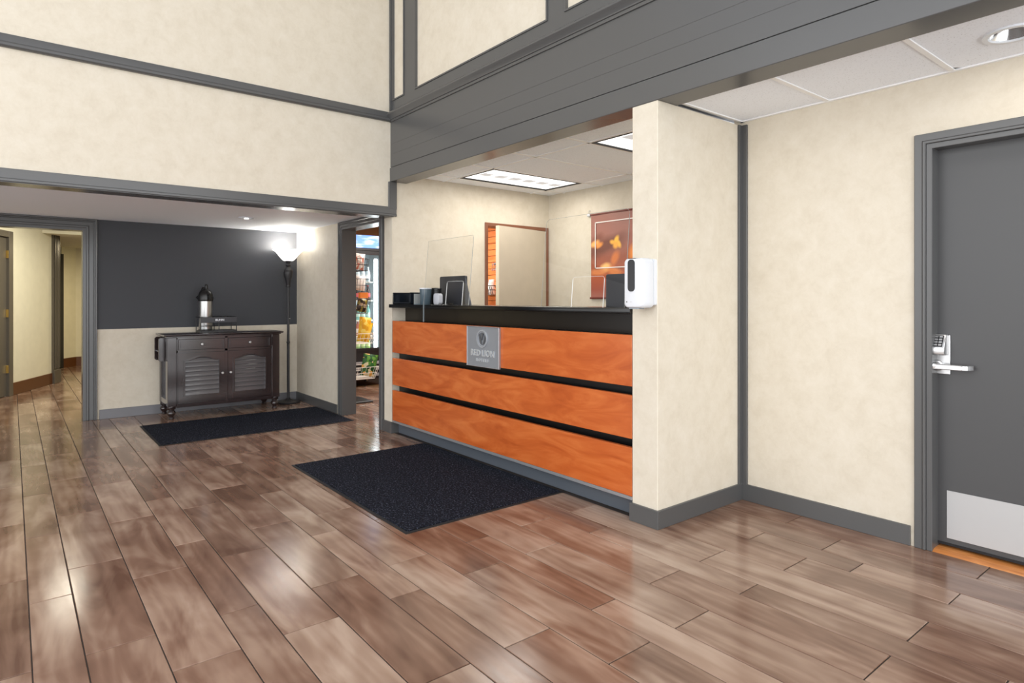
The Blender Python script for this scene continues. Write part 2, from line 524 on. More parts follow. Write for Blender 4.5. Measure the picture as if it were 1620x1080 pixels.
class MB:
    def __init__(self):
        self.bm = bmesh.new()

    def box(self, x0, x1, y0, y1, z0, z1, b=0.0, seg=1):
        x0, x1 = min(x0, x1), max(x0, x1)
        y0, y1 = min(y0, y1), max(y0, y1)
        z0, z1 = min(z0, z1), max(z0, z1)
        t = bmesh.new()
        v = [t.verts.new(p) for p in ((x0, y0, z0), (x1, y0, z0), (x1, y1, z0), (x0, y1, z0),
                                      (x0, y0, z1), (x1, y0, z1), (x1, y1, z1), (x0, y1, z1))]
        for f in ((0, 3, 2, 1), (4, 5, 6, 7), (0, 1, 5, 4), (1, 2, 6, 5), (2, 3, 7, 6), (3, 0, 4, 7)):
            t.faces.new([v[i] for i in f])
        if b:
            bmesh.ops.bevel(t, geom=t.edges[:], offset=b, segments=seg, affect='EDGES', profile=0.5)
        self._merge(t)
        return self

    def _merge(self, t, mat=None):
        me = bpy.data.meshes.new('tmp')
        t.to_mesh(me)
        t.free()
        if mat is not None:
            me.transform(mat)
        self.bm.from_mesh(me)
        bpy.data.meshes.remove(me)

    def mesh(self, me, mat):
        me = me.copy()
        me.transform(mat)
        self.bm.from_mesh(me)
        bpy.data.meshes.remove(me)
        return self

    @staticmethod
    def _p(axis, a, b, t):
        return (t, a, b) if axis == 'X' else (a, t, b) if axis == 'Y' else (a, b, t)

    def prism(self, pts, axis, t0, t1, b=0.0, seg=1):
        t = bmesh.new()
        A = [t.verts.new(self._p(axis, p[0], p[1], t0)) for p in pts]
        B = [t.verts.new(self._p(axis, p[0], p[1], t1)) for p in pts]
        n = len(pts)
        t.faces.new(A)
        t.faces.new(B[::-1])
        for i in range(n):
            t.faces.new((A[i], A[(i + 1) % n], B[(i + 1) % n], B[i]))
        bmesh.ops.recalc_face_normals(t, faces=t.faces[:])
        if b:
            bmesh.ops.bevel(t, geom=t.edges[:], offset=b, segments=seg, affect='EDGES', profile=0.5)
        self._merge(t)
        return self

    def ring(self, outer, inner, axis, t0, t1):
        t = bmesh.new()
        n = len(outer)
        mk = lambda pts, q: [t.verts.new(self._p(axis, p[0], p[1], q)) for p in pts]
        O0, O1, I0, I1 = mk(outer, t0), mk(outer, t1), mk(inner, t0), mk(inner, t1)
        for i in range(n):
            j = (i + 1) % n
            t.faces.new((O0[i], O0[j], I0[j], I0[i]))
            t.faces.new((O1[i], I1[i], I1[j], O1[j]))
            t.faces.new((O0[i], O1[i], O1[j], O0[j]))
            t.faces.new((I0[i], I0[j], I1[j], I1[i]))
        bmesh.ops.recalc_face_normals(t, faces=t.faces[:])
        self._merge(t)
        return self

    def lathe(self, prof, c=(0, 0, 0), n=24, mat=None):
        """prof: (radius, z) from bottom to top, capped at both ends."""
        t = bmesh.new()
        rings = []
        for r, z in prof:
            rings.append([t.verts.new((c[0] + r * math.cos(2 * PI * k / n), c[1] + r * math.sin(2 * PI * k / n), c[2] + z)) for k in range(n)])
        for a, b_ in zip(rings, rings[1:]):
            for k in range(n):
                t.faces.new((a[k], a[(k + 1) % n], b_[(k + 1) % n], b_[k]))
        t.faces.new(rings[0][::-1])
        t.faces.new(rings[-1])
        self._merge(t, mat)
        return self

    def tube(self, pts, r, n=6):
        pts = [Vector(p) for p in pts]
        t = bmesh.new()
        rings = []
        up = Vector((0, 0, 1))
        for i, p in enumerate(pts):
            d = (pts[min(i + 1, len(pts) - 1)] - pts[max(i - 1, 0)]).normalized()
            u = d.cross(up)
            if u.length < 1e-3:
                u = d.cross(Vector((0, 1, 0)))
            u.normalize()
            v = d.cross(u).normalized()
            rings.append([t.verts.new(p + (u * math.cos(2 * PI * k / n) + v * math.sin(2 * PI * k / n)) * r) for k in range(n)])
        for a, b_ in zip(rings, rings[1:]):
            for k in range(n):
                t.faces.new((a[k], a[(k + 1) % n], b_[(k + 1) % n], b_[k]))
        t.faces.new(rings[0][::-1])
        t.faces.new(rings[-1])
        self._merge(t)
        return self

    def seg(self, p, q, th, z0, z1, b=0.0):
        """upright slab whose base runs from p to q (xy), th thick to the left of the run."""
        p, q = Vector(p), Vector(q)
        d = (q - p).normalized()
        nrm = Vector((-d.y, d.x)) * th
        self.prism([tuple(p), tuple(q), tuple(q + nrm), tuple(p + nrm)], 'Z', z0, z1, b)
        return self

    def ushape(self, axis, t0, t1, a0, a1, z1, w0, w1, z0=0.0, b=0.0):
        self.prism([(a0 - w1, z0), (a0 - w1, z1 + w1), (a1 + w1, z1 + w1), (a1 + w1, z0),
                    (a1 + w0, z0), (a1 + w0, z1 + w0), (a0 - w0, z1 + w0), (a0 - w0, z0)], axis, t0, t1, b)
        return self


ORG = {}


def finish(me, angle=35):
    for p in me.polygons:
        p.use_smooth = True
    me.set_sharp_from_angle(angle=math.radians(angle))


def build(name, mb, mat, parent=None, kind=None, label=None, cat=None, group=None, origin=None):
    bm = mb.bm
    bmesh.ops.recalc_face_normals(bm, faces=bm.faces[:])
    if parent is not None:
        off = ORG[parent]
    elif origin is not None:
        off = Vector(origin)
    else:
        vs_ = [v.co for v in bm.verts]
        mn = Vector([min(v[i] for v in vs_) for i in range(3)])
        mx = Vector([max(v[i] for v in vs_) for i in range(3)])
        off = Vector(((mn.x + mx.x) / 2, (mn.y + mx.y) / 2, mn.z))
    bmesh.ops.translate(bm, verts=bm.verts[:], vec=-off)
    me = bpy.data.meshes.new(name)
    bm.to_mesh(me)
    bm.free()
    finish(me)
    me.materials.append(M[mat] if isinstance(mat, str) else mat)
    o = bpy.data.objects.new(name, me)
    COL.objects.link(o)
    if parent is not None:
        o.parent = parent
    else:
        o.location = off
    ORG[o] = off
    tag(o, label, cat, group, kind)
    return o


def tag(o, label=None, cat=None, group=None, kind=None):
    for k, v in (('label', label), ('category', cat), ('group', group), ('kind', kind)):
        if v:
            o[k] = v
    return o


def thing(name, loc, label=None, cat=None, group=None, kind=None):
    o = bpy.data.objects.new(name, None)
    o.empty_display_size = 0.1
    o.location = loc
    COL.objects.link(o)
    ORG[o] = Vector(loc)
    return tag(o, label, cat, group, kind)


def struct(name, mb, mat, label=None, parent=None):
    return build(name, mb, mat, parent, kind=None if parent else 'structure', label=label)


def copy_tree(o, loc, label=None, group=None):
    c = o.copy()
    COL.objects.link(c)
    c.location = loc
    if label:
        c['label'] = label
    if group:
        c['group'] = group
    for ch in list(o.children):
        k = ch.copy()
        COL.objects.link(k)
        k.parent = c
        for g in list(ch.children):
            h = g.copy()
            COL.objects.link(h)
            h.parent = k
    return c


def text_mesh(s, size, depth, bold=0.0):
    cu = bpy.data.curves.new('txt', 'FONT')
    cu.body = s
    cu.size = size
    cu.extrude = depth
    cu.align_x = 'CENTER'
    cu.resolution_u = 3
    cu.offset = bold
    ob = bpy.data.objects.new('txt', cu)
    COL.objects.link(ob)
    bpy.context.view_layer.update()
    dg = bpy.context.evaluated_depsgraph_get()
    me = bpy.data.meshes.new_from_object(ob.evaluated_get(dg))
    bpy.data.objects.remove(ob)
    bpy.data.curves.remove(cu)
    return me


def face_mat(axis, loc, sx=1.0):
    """glyph x,y,z -> world for a sign that faces -Y ('Y') or +X ('X')."""
    if axis == 'Y':
        m = Matrix(((sx, 0, 0, loc[0]), (0, 0, -1, loc[1]), (0, 1, 0, loc[2]), (0, 0, 0, 1)))
    else:
        m = Matrix(((0, 0, 1, loc[0]), (sx, 0, 0, loc[1]), (0, 1, 0, loc[2]), (0, 0, 0, 1)))
    return m


def arch(a0, a1, z0, zs, zt, n=10):
    """closed outline: bottom-left, bottom-right, right spring, arch to left spring."""
    pts = [(a0, z0), (a1, z0)]
    for k in range(n + 1):
        u = 1 - 2 * k / n
        pts.append(((a0 + a1) / 2 + u * (a1 - a0) / 2, zs + (zt - zs) * (0.5 + 0.5 * math.cos(u * PI))))
    return pts


def rrect(a0, a1, b0, b1, r, n=5):
    pts = []
    for cx, cy, s in ((a1 - r, b0 + r, -PI / 2), (a1 - r, b1 - r, 0), (a0 + r, b1 - r, PI / 2), (a0 + r, b0 + r, PI)):
        for k in range(n + 1):
            t = s + PI / 2 * k / n
            pts.append((cx + r * math.cos(t), cy + r * math.sin(t)))
    return pts


# ------------------------------------------------------------------ planes of the room
XL, YB, YW, XP = -5.29, 2.77, 3.605, -2.18
XA = -7.80
ZBEAM, ZCR0, ZCR1, ZPAN = 2.358, 2.93, 2.992, 3.11
ZAL, ZNI, ZOF = 2.087, 2.376, 2.424
YWF = 2.79            # face of the wall beside the desk

# ------------------------------------------------------------------ floor and its planks
struct('floor_office_bounce', MB().box(XL, -2.36, 2.93, 4.77, -0.003, 0.004), plain('pale_bounce_floor', L(214, 208, 198), 0.6))  # unseen pale slab added to bounce light up to the office ceiling
floor = struct('floor', MB().box(-15.5, 3.0, -4.0, 6.0, -0.06, -0.0035), 'grout')
ORG[floor] = floor.location.copy()
PLANK = {}


def plank_mesh(x0, x1, y0, y1):
    key = (round(x1 - x0, 3), round(y1 - y0, 3))
    if key not in PLANK:
        hx, hy = key[0] / 2, key[1] / 2
        m = MB().box(-hx, hx, -hy, hy, -0.006, 0.0, 0.0018)
        me = bpy.data.meshes.new('plank')
        bmesh.ops.recalc_face_normals(m.bm, faces=m.bm.faces[:])
        m.bm.to_mesh(me)
        m.bm.free()
        finish(me)
        me.materials.append(M['plank'])
        PLANK[key] = me
    return PLANK[key]


def add_plank(x0, x1, y0, y1):
    if x1 - x0 < 0.02 or y1 - y0 < 0.02:
        return
    o = bpy.data.objects.new('plank', plank_mesh(x0, x1, y0, y1))
    o.parent = floor
    o.location = Vector(((x0 + x1) / 2, (y0 + y1) / 2, 0)) - ORG[floor]
    COL.objects.link(o)


GAP = 0.0042
rows = []
y = 0.055 - 0.596 * 2
k = 0
while y < 4.6:
    hgt = (0.149, 0.222, 0.225)[k % 3]
    rows.append((y, y + hgt, k % 2))
    y += hgt
    k += 1
PL = 0.8945


def row_range(yc):
    """stretches of x that are open floor at this row."""
    if yc < 0.62:
        return [(-13.6 if yc > -0.95 else XA, 0.5)]
    if yc < 2.80:
        return [(-14.2, -7.95), (XA, 0.5)] if yc < 1.65 else [(XA, 0.5)]
    if yc < 3.6:
        return [(-8.4, -5.42), (XP, 0.5)]
    if yc < 4.4:
        return [(-8.4, -5.42)]
    return []


for (y0, y1, ph) in rows:
    for (xa, xb) in row_range((y0 + y1) / 2):
        base = -0.893 if ph == (0 if (2 * 3) % 2 == 1 else 1) else -0.590
        kk = math.floor((xa - base) / PL)
        x = base + kk * PL
        while x < xb:
            a, b_ = max(x, xa), min(x + PL, xb)
            if abs(y0 - 3.03) < 0.03 and a < -1.285 < b_:      # a plank cut in two
                add_plank(a + GAP / 2, -1.285 - GAP / 2, y0 + GAP / 2, y1 - GAP / 2)
                a = -1.285
            add_plank(a + GAP / 2, b_ - GAP / 2, y0 + GAP / 2, y1 - GAP / 2)
            x += PL

# ------------------------------------------------------------------ walls
# left wall: above the alcove opening and on behind the desk (office side)
m = MB()
m.box(XL - 0.16, XL, -3.5, 2.83, 2.045, 5.0)
m.box(XL - 0.155, XL, 2.80, 3.87, 0, 5.0)
m.box(XL - 0.155, XL, 4.74, 4.95, 0, 5.0)
m.box(XL - 0.155, XL, 3.87, 4.74, 2.062, 5.0)
struct('wall_left', m, 'wall', 'cream wallpapered wall above the alcove and beside the desk')
# desk side: upper wall
m = MB().box(-5.45, 1.2, 2.80, 2.93, 2.95, 5.0)
struct('wall_front', m, 'wall', 'cream upper wall above the grey beam')
# pillar + return wall
m = MB().box(-2.36, XP, YB, 4.95, 0, ZBEAM, 0.003)
struct('wall_pillar', m, 'wall', 'cream pillar between the desk and the door niche')
m = MB()
m.box(XP - 0.05, -1.19, YW, YW + 0.14, 0, 2.6)
m.box(-1.19, -0.20, YW, YW + 0.14, 2.05, 2.6)
m.box(-0.20, 3.0, YW, YW + 0.14, 0, 2.6)
struct('wall_right', m, 'wall', 'cream wall around the grey door')
struct('wall_light_block', MB().box(-1.4, 0.0, YW + 0.141, YW + 0.2, -0.02, 2.6), 'accent')  # unseen dark blocker added to stop world light under the door
m = MB().box(-5.29, -2.3, 4.77, 4.95, 0, 2.6)
struct('wall_office', m, 'wall', 'cream wall behind the reception desk')
# alcove walls
m = MB()
m.box(XA - 0.14, XA, 0.60, 2.95, 0.0, 0.94)
struct('wall_alcove', m, 'wall', 'cream lower wall behind the sideboard')
m = MB()
m.box(XA - 0.14, XA, 0.60, 2.95, 0.94, ZAL + 0.2)
m.box(XA - 0.14, XA, -1.05, 0.60, 2.0, ZAL + 0.2)
m.box(XA - 0.14, XA, -3.5, -1.05, 0, ZAL + 0.2)
struct('wall_accent', m, 'accent', 'slate grey painted wall above the sideboard')
m = MB()
m.box(XA - 0.05, -6.43, YWF, YWF + 0.14, 0, 2.6)
m.box(-6.43, -5.50, YWF, YWF + 0.14, 2.06, 2.6)
m.box(-5.50, XL + 0.0, YWF, YWF + 0.009, 0, 2.044).box(-5.50, XL - 0.156, YWF, YWF + 0.14, 0, 2.36)
struct('wall_shop', m, 'wall', 'cream wall around the shop doorway')
m = MB().box(XA - 0.14, XL - 0.14, -3.5, 2.95, ZAL, ZAL + 0.06)
struct('ceiling_alcove', m, 'white', 'white alcove ceiling')
m = MB().box(-6, 3.2, -4.2, 3.0, 5.0, 5.1)
struct('ceiling', m, 'white')

# shop shell
m = MB()
m.box(-9.25, -9.15, 2.9, 5.5, 0, 2.5)
m.box(-9.2, -7.7, YWF + 0.02, YWF + 0.12, 0, 2.5)
struct('wall_shop_side', m, 'tanwall')
sw = thing('wall_slat', (-7.2, 5.36, 0), 'orange slatted shop wall seen past the office door', kind='structure')
build('backing', MB().box(-9.2, -5.3, 5.37, 5.45, 0, 2.5), plain('dark_groove', L(120, 60, 30), 0.6), sw)
for i in range(26):
    z0 = 0.06 + i * 0.0905
    build('slat', MB().box(-9.15, -5.35, 5.352, 5.372, z0, z0 + 0.083), 'slat', sw)
struct('ceiling_shop', MB().box(-9.25, XL - 0.1, 2.85, 5.5, 2.45, 2.5), 'tanwall')

# ------------------------------------------------------------------ corridor beyond the cased opening
cp = Vector((-10.44, 0.003))
cu = (Vector((-11.60, 0.52)) - cp).normalized()


def cpt(t):
    return tuple(cp + cu * t)


m = MB()
m.seg(cpt(-3.4), cpt(-1.02), 0.12, 0, 2.5)
m.seg(cpt(-1.02), cpt(-0.11), 0.12, 2.05, 2.5)
m.seg(cpt(-0.11), cpt(1.22), 0.12, 0, 2.5)
m = MB()
for a, b_, z in ((-2.70, -1.0, 0), (-1.0, -0.10, 2.05), (-0.10, 1.22, 0)):
    p, q = Vector(cpt(a)), Vector(cpt(b_))
    nn = Vector((-cu.y, cu.x))
    if nn.y > 0:
        nn = -nn
    m.prism([tuple(p), tuple(q), tuple(q + nn * 0.12), tuple(p + nn * 0.12)], 'Z', z, 2.5)
struct('wall_corridor', m, 'corrwall', 'pale corridor wall beyond the cased opening')
nn = Vector((-cu.y, cu.x))
if nn.y > 0:
    nn = -nn          # away from the corridor


def cslab(mb, t0, t1, d0, d1, z0, z1, b=0.0):
    """slab on the corridor wall: along t, from d0 to d1 proud of its face."""
    p, q = Vector(cpt(t0)), Vector(cpt(t1))
    mb.prism([tuple(p - nn * d0), tuple(q - nn * d0), tuple(q - nn * d1), tuple(p - nn * d1)], 'Z', z0, z1, b)
    return mb


struct('baseboard_corridor', cslab(MB(), -0.01, 1.12, 0, 0.015, 0, 0.16, 0.003), 'corrbase', 'brown wooden corridor baseboard')
cdoor = thing('door_3', (cpt(-0.55)[0], cpt(-0.55)[1], 0), 'taupe corridor door with brass hinges beyond the cased opening', 'door', kind='structure')
mm = MB()
cslab(mm, -0.11, -0.01, -0.02, 0.02, 0, 2.13, 0.003)
cslab(mm, -1.10, -1.0, -0.02, 0.02, 0, 2.13, 0.003)
cslab(mm, -1.0, -0.11, -0.02, 0.02, 2.05, 2.13, 0.003)
build('casing', mm, 'corrdoor', cdoor)
build('door_slab', cslab(MB(), -1.0, -0.11, -0.06, -0.015, 0.01, 2.05), 'corrdoor', cdoor)
for z in (0.30, 1.02, 1.78):
    build('hinge', cslab(MB(), -0.12, -0.095, -0.015, 0.012, z, z + 0.10, 0.002), 'brass', cdoor, label='brass hinge')
# fluted pilaster at the end of that wall
pil = thing('trim_1', (cpt(1.2)[0], cpt(1.2)[1], 0), 'grey fluted pilaster at the end of the corridor wall', kind='structure')
build('shaft', cslab(MB(), 1.12, 1.31, -0.1, 0.03, 0, 2.5), 'corrdoor', pil)
for i in range(4):
    t = 1.14 + i * 0.046
    build('flute', cslab(MB(), t, t + 0.026, 0.03, 0.042, 0.22, 2.5, 0.004), 'corrdoor', pil)
build('plinth', cslab(MB(), 1.11, 1.32, 0.03, 0.048, 0, 0.2, 0.004), 'corrdoor', pil)
# hall past the pilaster
m = MB()
m.box(-14.6, -11.2, 0.2, 3.2, 2.2, 2.5)
struct('ceiling_hall', m, 'corrwall')
m = MB()
m.seg((-14.75, 0.80), (-14.215, 0.932), 0.1, 0, 2.5)
m.seg((-14.215, 0.932), (-14.0, 3.0), -0.1, 0, 2.5)
m = MB()
m.prism([(-13.9, 0.70), (-14.215, 0.932), (-14.30, 0.93), (-14.0, 0.62)], 'Z', 0, 2.3)
m.prism([(-14.215, 0.932), (-14.15, 3.0), (-14.30, 3.0), (-14.32, 0.93)], 'Z', 0, 2.3)
struct('wall_hall', m, 'corrwall')
m = MB()
m.prism([(-13.88, 0.70), (-14.2, 0.94), (-14.215, 0.932), (-13.9, 0.69)], 'Z', 0, 0.17)
m.prism([(-14.2, 0.94), (-14.13, 3.0), (-14.15, 3.0), (-14.22, 0.94)], 'Z', 0, 0.17)
struct('baseboard_hall', m, 'corrbase')
m = MB().prism([(-13.62, 0.52), (-13.90, 0.735), (-13.98, 0.66), (-13.70, 0.44)], 'Z', 0, 2.06)
struct('door_4', m, 'blackline', 'dark door edge deep in the hall')
m = MB()
m.box(-15.5, -7.9, -3.6, -3.5, 0, 2.5)
m.box(-15.5, -7.94, 3.2, 3.3, 0, 2.5)
m.box(-15.6, -15.5, -3.6, 3.3, 0, 2.5)
struct('wall_corridor_light_shield', m, 'corrwall')  # unseen enclosure added to keep world light out of the corridor
m = MB().box(-11.9, -7.9, -3.6, 3.3, 2.5, 2.55).box(-15.6, -11.9, -3.6, 3.3, 2.51, 2.56)
struct('ceiling_corridor', m, 'white')

# ------------------------------------------------------------------ trims on the left wall
m = MB()
m.prism([(XL, 2.915), (XL + 0.022, 2.915), (XL + 0.034, 2.925), (XL + 0.034, 2.94), (XL + 0.022, 2.952), (XL + 0.016, 2.955),
         (XL + 0.016, 2.995), (XL + 0.012, 3.005), (XL, 3.005)], 'Y', -3.5, 2.76)
struct('trim_2', m, 'dark', 'dark rail across the upper left wall')
m = MB()
m.box(XL, XL + 0.018, -3.5, 2.83, 2.055, 2.122, 0.003)
m.box(XL, XL + 0.026, -3.5, 2.83, 2.034, 2.056, 0.004)
m.box(XL - 0.165, XL + 0.012, -3.5, 2.80, 2.03, 2.045)
m.box(XL, XL + 0.020, 2.748, 2.832, 2.10, 2.357, 0.003)
struct('trim_3', m, 'dark', 'dark edging around the alcove header')
m = MB().box(XL, XL + 0.02, 2.76, 2.80, 2.99, 5.0)
struct('trim_4', m, 'dark', 'thin dark corner strip of the upper wall')

# ------------------------------------------------------------------ big grey beam
beam = thing('beam', (-2.1, 2.86, ZBEAM), 'long charcoal painted beam over the desk and the niche', 'beam', kind='structure')
build('core', MB().box(XL, 1.0, YB + 0.014, 2.94, ZBEAM, ZCR0), 'dark', beam)
build('board', MB().box(XL, 1.0, YB - 0.004, YB + 0.02, ZBEAM - 0.001, 2.487, 0.003), 'dark', beam)
for z0, z1 in ((2.494, 2.6125), (2.613, 2.7073), (2.7078, ZCR0)):
    build('board', MB().box(XL, 1.0, YB + 0.004, YB + 0.02, z0, z1, 0.0006), 'dark', beam)
m = MB()
y0 = YB + 0.004
m.prism([(y0 + 0.02, 2.912), (y0 - 0.010, 2.912), (y0 - 0.012, 2.930), (y0 - 0.020, 2.932), (y0 - 0.022, 2.940), (y0 - 0.040, 2.958), (y0 - 0.050, 2.972),
         (y0 - 0.050, 2.984), (y0 - 0.040, 2.995), (y0 - 0.012, 2.998), (y0 - 0.012, 3.004), (y0 + 0.03, 3.004)], 'X', XL + 0.0, 1.0)
build('crown_moulding', m, 'dark', beam)
# panel frame above
fr = thing('trim_5', (-2.1, 2.8, 3.0), 'dark rail and stiles framing cream upper panels', kind='structure')
build('rail', MB().box(XL, 1.0, 2.782, 2.802, 3.0, ZPAN), 'dark', fr)
for x0, x1 in ((-5.04, -4.845), (-3.095, -2.93), (-1.18, -1.02), (0.72, 0.9)):
    build('stile', MB().box(x0, x1, 2.782, 2.802, ZPAN, 5.0), 'dark', fr)
for x0, x1 in ((-5.27, -5.04), (-4.845, -3.095), (-2.93, -1.18), (-1.02, 0.72)):
    mb = MB()
    zb = ZPAN
    mb.ring([(x0, zb), (x1, zb), (x1, 5), (x0, 5)], [(x0 + .012, zb + .012), (x1 - .012, zb + .012), (x1 - .012, 5), (x0 + .012, 5)], 'Y', 2.774, 2.801)
    build('bead', mb, 'dark', fr)

# ------------------------------------------------------------------ niche ceiling
cn = thing('ceiling_niche', (-0.6, 3.27, ZNI), 'white tiled ceiling of the door niche', kind='structure')
bars = [XP - 0.02, -1.637, -1.038, -0.439, 0.16, 0.76, 1.0]
build('deck', MB().box(XP - 0.1, 1.1, 2.93, 3.7, ZNI + 0.15, ZNI + 0.18), 'white', cn)
for x0, x1 in zip(bars, bars[1:]):
    if x0 < -0.735 < x1:          # this tile is cut for the downlight
        n_ = 32
        cx_, cy_, rr_ = -0.735, 3.285, 0.088
        ins, outs = [], []
        for k in range(n_):
            a = 2 * PI * (k + .5) / n_
            c_, s_ = math.cos(a), math.sin(a)
            ins.append((cx_ + rr_ * c_, cy_ + rr_ * s_))
            q = 1 / max(abs(c_), abs(s_))
            px_, py_ = c_ * q, s_ * q
            outs.append((cx_ + px_ * (x1 - .004 - cx_ if px_ > 0 else cx_ - x0 - .004), cy_ + py_ * (YW - .004 - cy_ if py_ > 0 else cy_ - 2.93)))
        build('ceiling_tile', MB().ring(outs, ins, 'Z', ZNI + 0.006, ZNI + 0.03), 'tile', cn)
        continue
    build('ceiling_tile', MB().box(x0 + 0.004, x1 - 0.004, 2.93, YW - 0.004, ZNI + 0.006, ZNI + 0.03), 'tile', cn)
for x0 in bars[1:-1]:
    build('grid_bar', MB().box(x0 - 0.012, x0 + 0.012, 2.93, YW, ZNI, ZNI + 0.007), 'tbar', cn)
build('wall_angle', MB().box(XP, 1.0, YW - 0.022, YW, ZNI - 0.001, ZNI + 0.008).box(XP, XP + 0.018, 2.94, YW, ZNI - 0.001, ZNI + 0.008), 'tbar', cn)


def downlight(loc, r, label, group=None, depth=-0.001):
    t = thing('downlight', loc, label, 'ceiling light', group)
    mb = MB()
    n = 32
    prof = [(r, -0.004), (r, 0.001), (r * 0.8, -0.008), (r * 0.78, -0.006)]
    mb.ring([(loc[0] + r * math.cos(2 * PI * k / n), loc[1] + r * math.sin(2 * PI * k / n)) for k in range(n)],
            [(loc[0] + r * .8 * math.cos(2 * PI * k / n), loc[1] + r * .8 * math.sin(2 * PI * k / n)) for k in range(n)], 'Z', loc[2] - 0.008, loc[2] + 0.002)
    build('trim_ring', mb, 'whiteplastic', t)
    mb = MB()
    # fluted reflector, open below
    t2 = bmesh.new()
    R0, R1 = [], []
    for k in range(n):
        w = 1.0 if k % 2 else 0.90
        a = 2 * PI * k / n
        R0.append(t2.verts.new((loc[0] + r * .82 * math.cos(a), loc[1] + r * .82 * math.sin(a), loc[2] - 0.004)))
        R1.append(t2.verts.new((loc[0] + r * .5 * w * math.cos(a), loc[1] + r * .5 * w * math.sin(a), loc[2] + depth)))
    for k in range(n):
        t2.faces.new((R0[k], R0[(k + 1) % n], R1[(k + 1) % n], R1[k]))
    t2.faces.new(R1)
    mb._merge(t2)
    build('reflector', mb, 'chrome', t)
    build('lamp', MB().lathe([(r * .1, 0), (r * .3, 0.003), (r * .34, 0.01), (r * .2, 0.018)], (loc[0], loc[1], loc[2] + depth - 0.019), 16), 'fluoro', t)
    return t


downlight((-0.735, 3.285, ZNI + 0.006), 0.105, 'round recessed chrome downlight in the tiled niche ceiling', depth=0.09)
downlight((-6.653, 1.865, ZAL), 0.075, 'small round downlight in the alcove ceiling above the mat')
downlight((-6.80, -0.16, ZAL), 0.075, 'small downlight in the alcove ceiling before the cased opening')

# ------------------------------------------------------------------ office ceiling
co = thing('ceiling_office', (-3.9, 3.9, ZOF), 'white tiled ceiling above the reception desk', kind='structure')
gx = [XL, -5.035, -4.465, -3.887, -3.283, -2.68, -2.36]
gy = [2.93, 3.36, 4.50, 4.77]
build('deck', MB().box(XL - 0.05, -2.3, 2.9, 4.85, ZOF + 0.045, ZOF + 0.075), 'white', co)
for i in range(len(gx) - 1):
    for j in range(len(gy) - 1):
        if i in (1, 4) and j == 1:
            continue
        build('ceiling_tile', MB().box(gx[i] + 0.004, gx[i + 1] - 0.004, gy[j] + 0.004, gy[j + 1] - 0.004, ZOF + 0.006, ZOF + 0.03), 'tile', co)
for x in gx[1:-1]:
    build('grid_bar', MB().box(x - 0.012, x + 0.012, 2.93, 4.77, ZOF, ZOF + 0.007), 'tbar', co)
for y in gy[1:-1]:
    build('grid_bar', MB().box(XL, -2.36, y - 0.012, y + 0.012, ZOF, ZOF + 0.0065), 'tbar', co)
build('fascia', MB().box(XL, -2.36, 2.93, 2.945, ZBEAM + 0.002, ZOF + 0.04), 'white', co)


def troffer(x0, x1, y0, y1, label):
    t = thing('ceiling_light_panel', ((x0 + x1) / 2, (y0 + y1) / 2, ZOF), label, 'ceiling light', 'fluorescent panels over the desk')
    build('housing', MB().box(x0 + .004, x1 - .004, y0 + .004, y1 - .004, ZOF + .03, ZOF + .043), 'whiteplastic', t)
    mb = MB()
    f = 0.012
    mb.ring([(x0, y0), (x1, y0), (x1, y1), (x0, y1)], [(x0 + f, y0 + f), (x1 - f, y0 + f), (x1 - f, y1 - f), (x0 + f, y1 - f)], 'Z', ZOF - 0.003, ZOF + 0.03)
    build('frame', mb, 'blackline', t)
    build('lens', MB().box(x0 + f, x1 - f, y0 + f, y1 - f, ZOF + 0.010, ZOF + 0.018), 'fluoro', t)
    cx = (x0 + x1) / 2
    for k in range(6):
        yy = y0 + 0.12 + k * (y1 - y0 - 0.24) / 5
        build('louvre', MB().box(cx - 0.05, cx + 0.05, yy - 0.055, yy + 0.055, ZOF + 0.004, ZOF + 0.011, 0.003), 'fluoro_grey', t)
    return t


troffer(-5.02, -4.48, 3.375, 4.485, 'lit fluorescent panel over the left end of the desk')
troffer(-3.268, -2.695, 3.375, 4.485, 'lit fluorescent panel partly hidden behind the cream pillar')
sp = MB().lathe([(0.012, -0.022), (0.014, -0.02), (0.006, -0.016), (0.006, -0.006), (0.03, -0.004), (0.032, 0.004)], (-3.80, 4.50, ZOF), 14)
build('sprinkler', sp, 'chrome', label='small sprinkler head in the office ceiling near the far wall', cat='sprinkler')

# ------------------------------------------------------------------ baseboards and corner trim
m = MB()
m.prism([(XP - 0.19, YB - 0.016), (XP + 0.014, YB - 0.016), (XP + 0.014, YW), (XP, YW), (XP, YB), (XP - 0.19, YB)], 'Z', 0, 0.102, 0.002)
struct('baseboard_pillar', m, 'vinylbase', 'grey baseboard around the pillar')
struct('baseboard_right', MB().box(XP, -1.225, YW - 0.014, YW, 0, 0.102, 0.002), 'dark', 'dark baseboard of the door wall')
m = MB().box(XP, XP + 0.045, YW - 0.012, YW, 0, ZNI - 0.02, 0.002).box(XP, XP + 0.012, YW - 0.045, YW, 0, ZNI - 0.02, 0.002)
struct('trim_6', m, 'dark', 'dark vertical strip in the niche corner')
m = MB().prism([(-5.46, YWF - 0.018), (XL + 0.016, YWF - 0.018), (XL + 0.016, 2.86), (XL, 2.86), (XL, YWF), (-5.46, YWF)], 'Z', 0, 0.105, 0.002)
struct('baseboard_front', m, 'vinylbase', 'short grey baseboard at the left end of the desk')
struct('baseboard_alcove', MB().box(XA, XA + 0.014, 0.715, YWF, 0, 0.10, 0.002), plain('painted_sheen_base', L(116, 116, 120), 0.35), 'grey baseboard behind the sideboard')  # reflective sheen put into the colour as a paler grey
struct('baseboard_shop', MB().box(XA, -6.55, YWF - 0.014, YWF, 0, 0.10, 0.002), 'dark', 'dark baseboard on the alcove side wall')

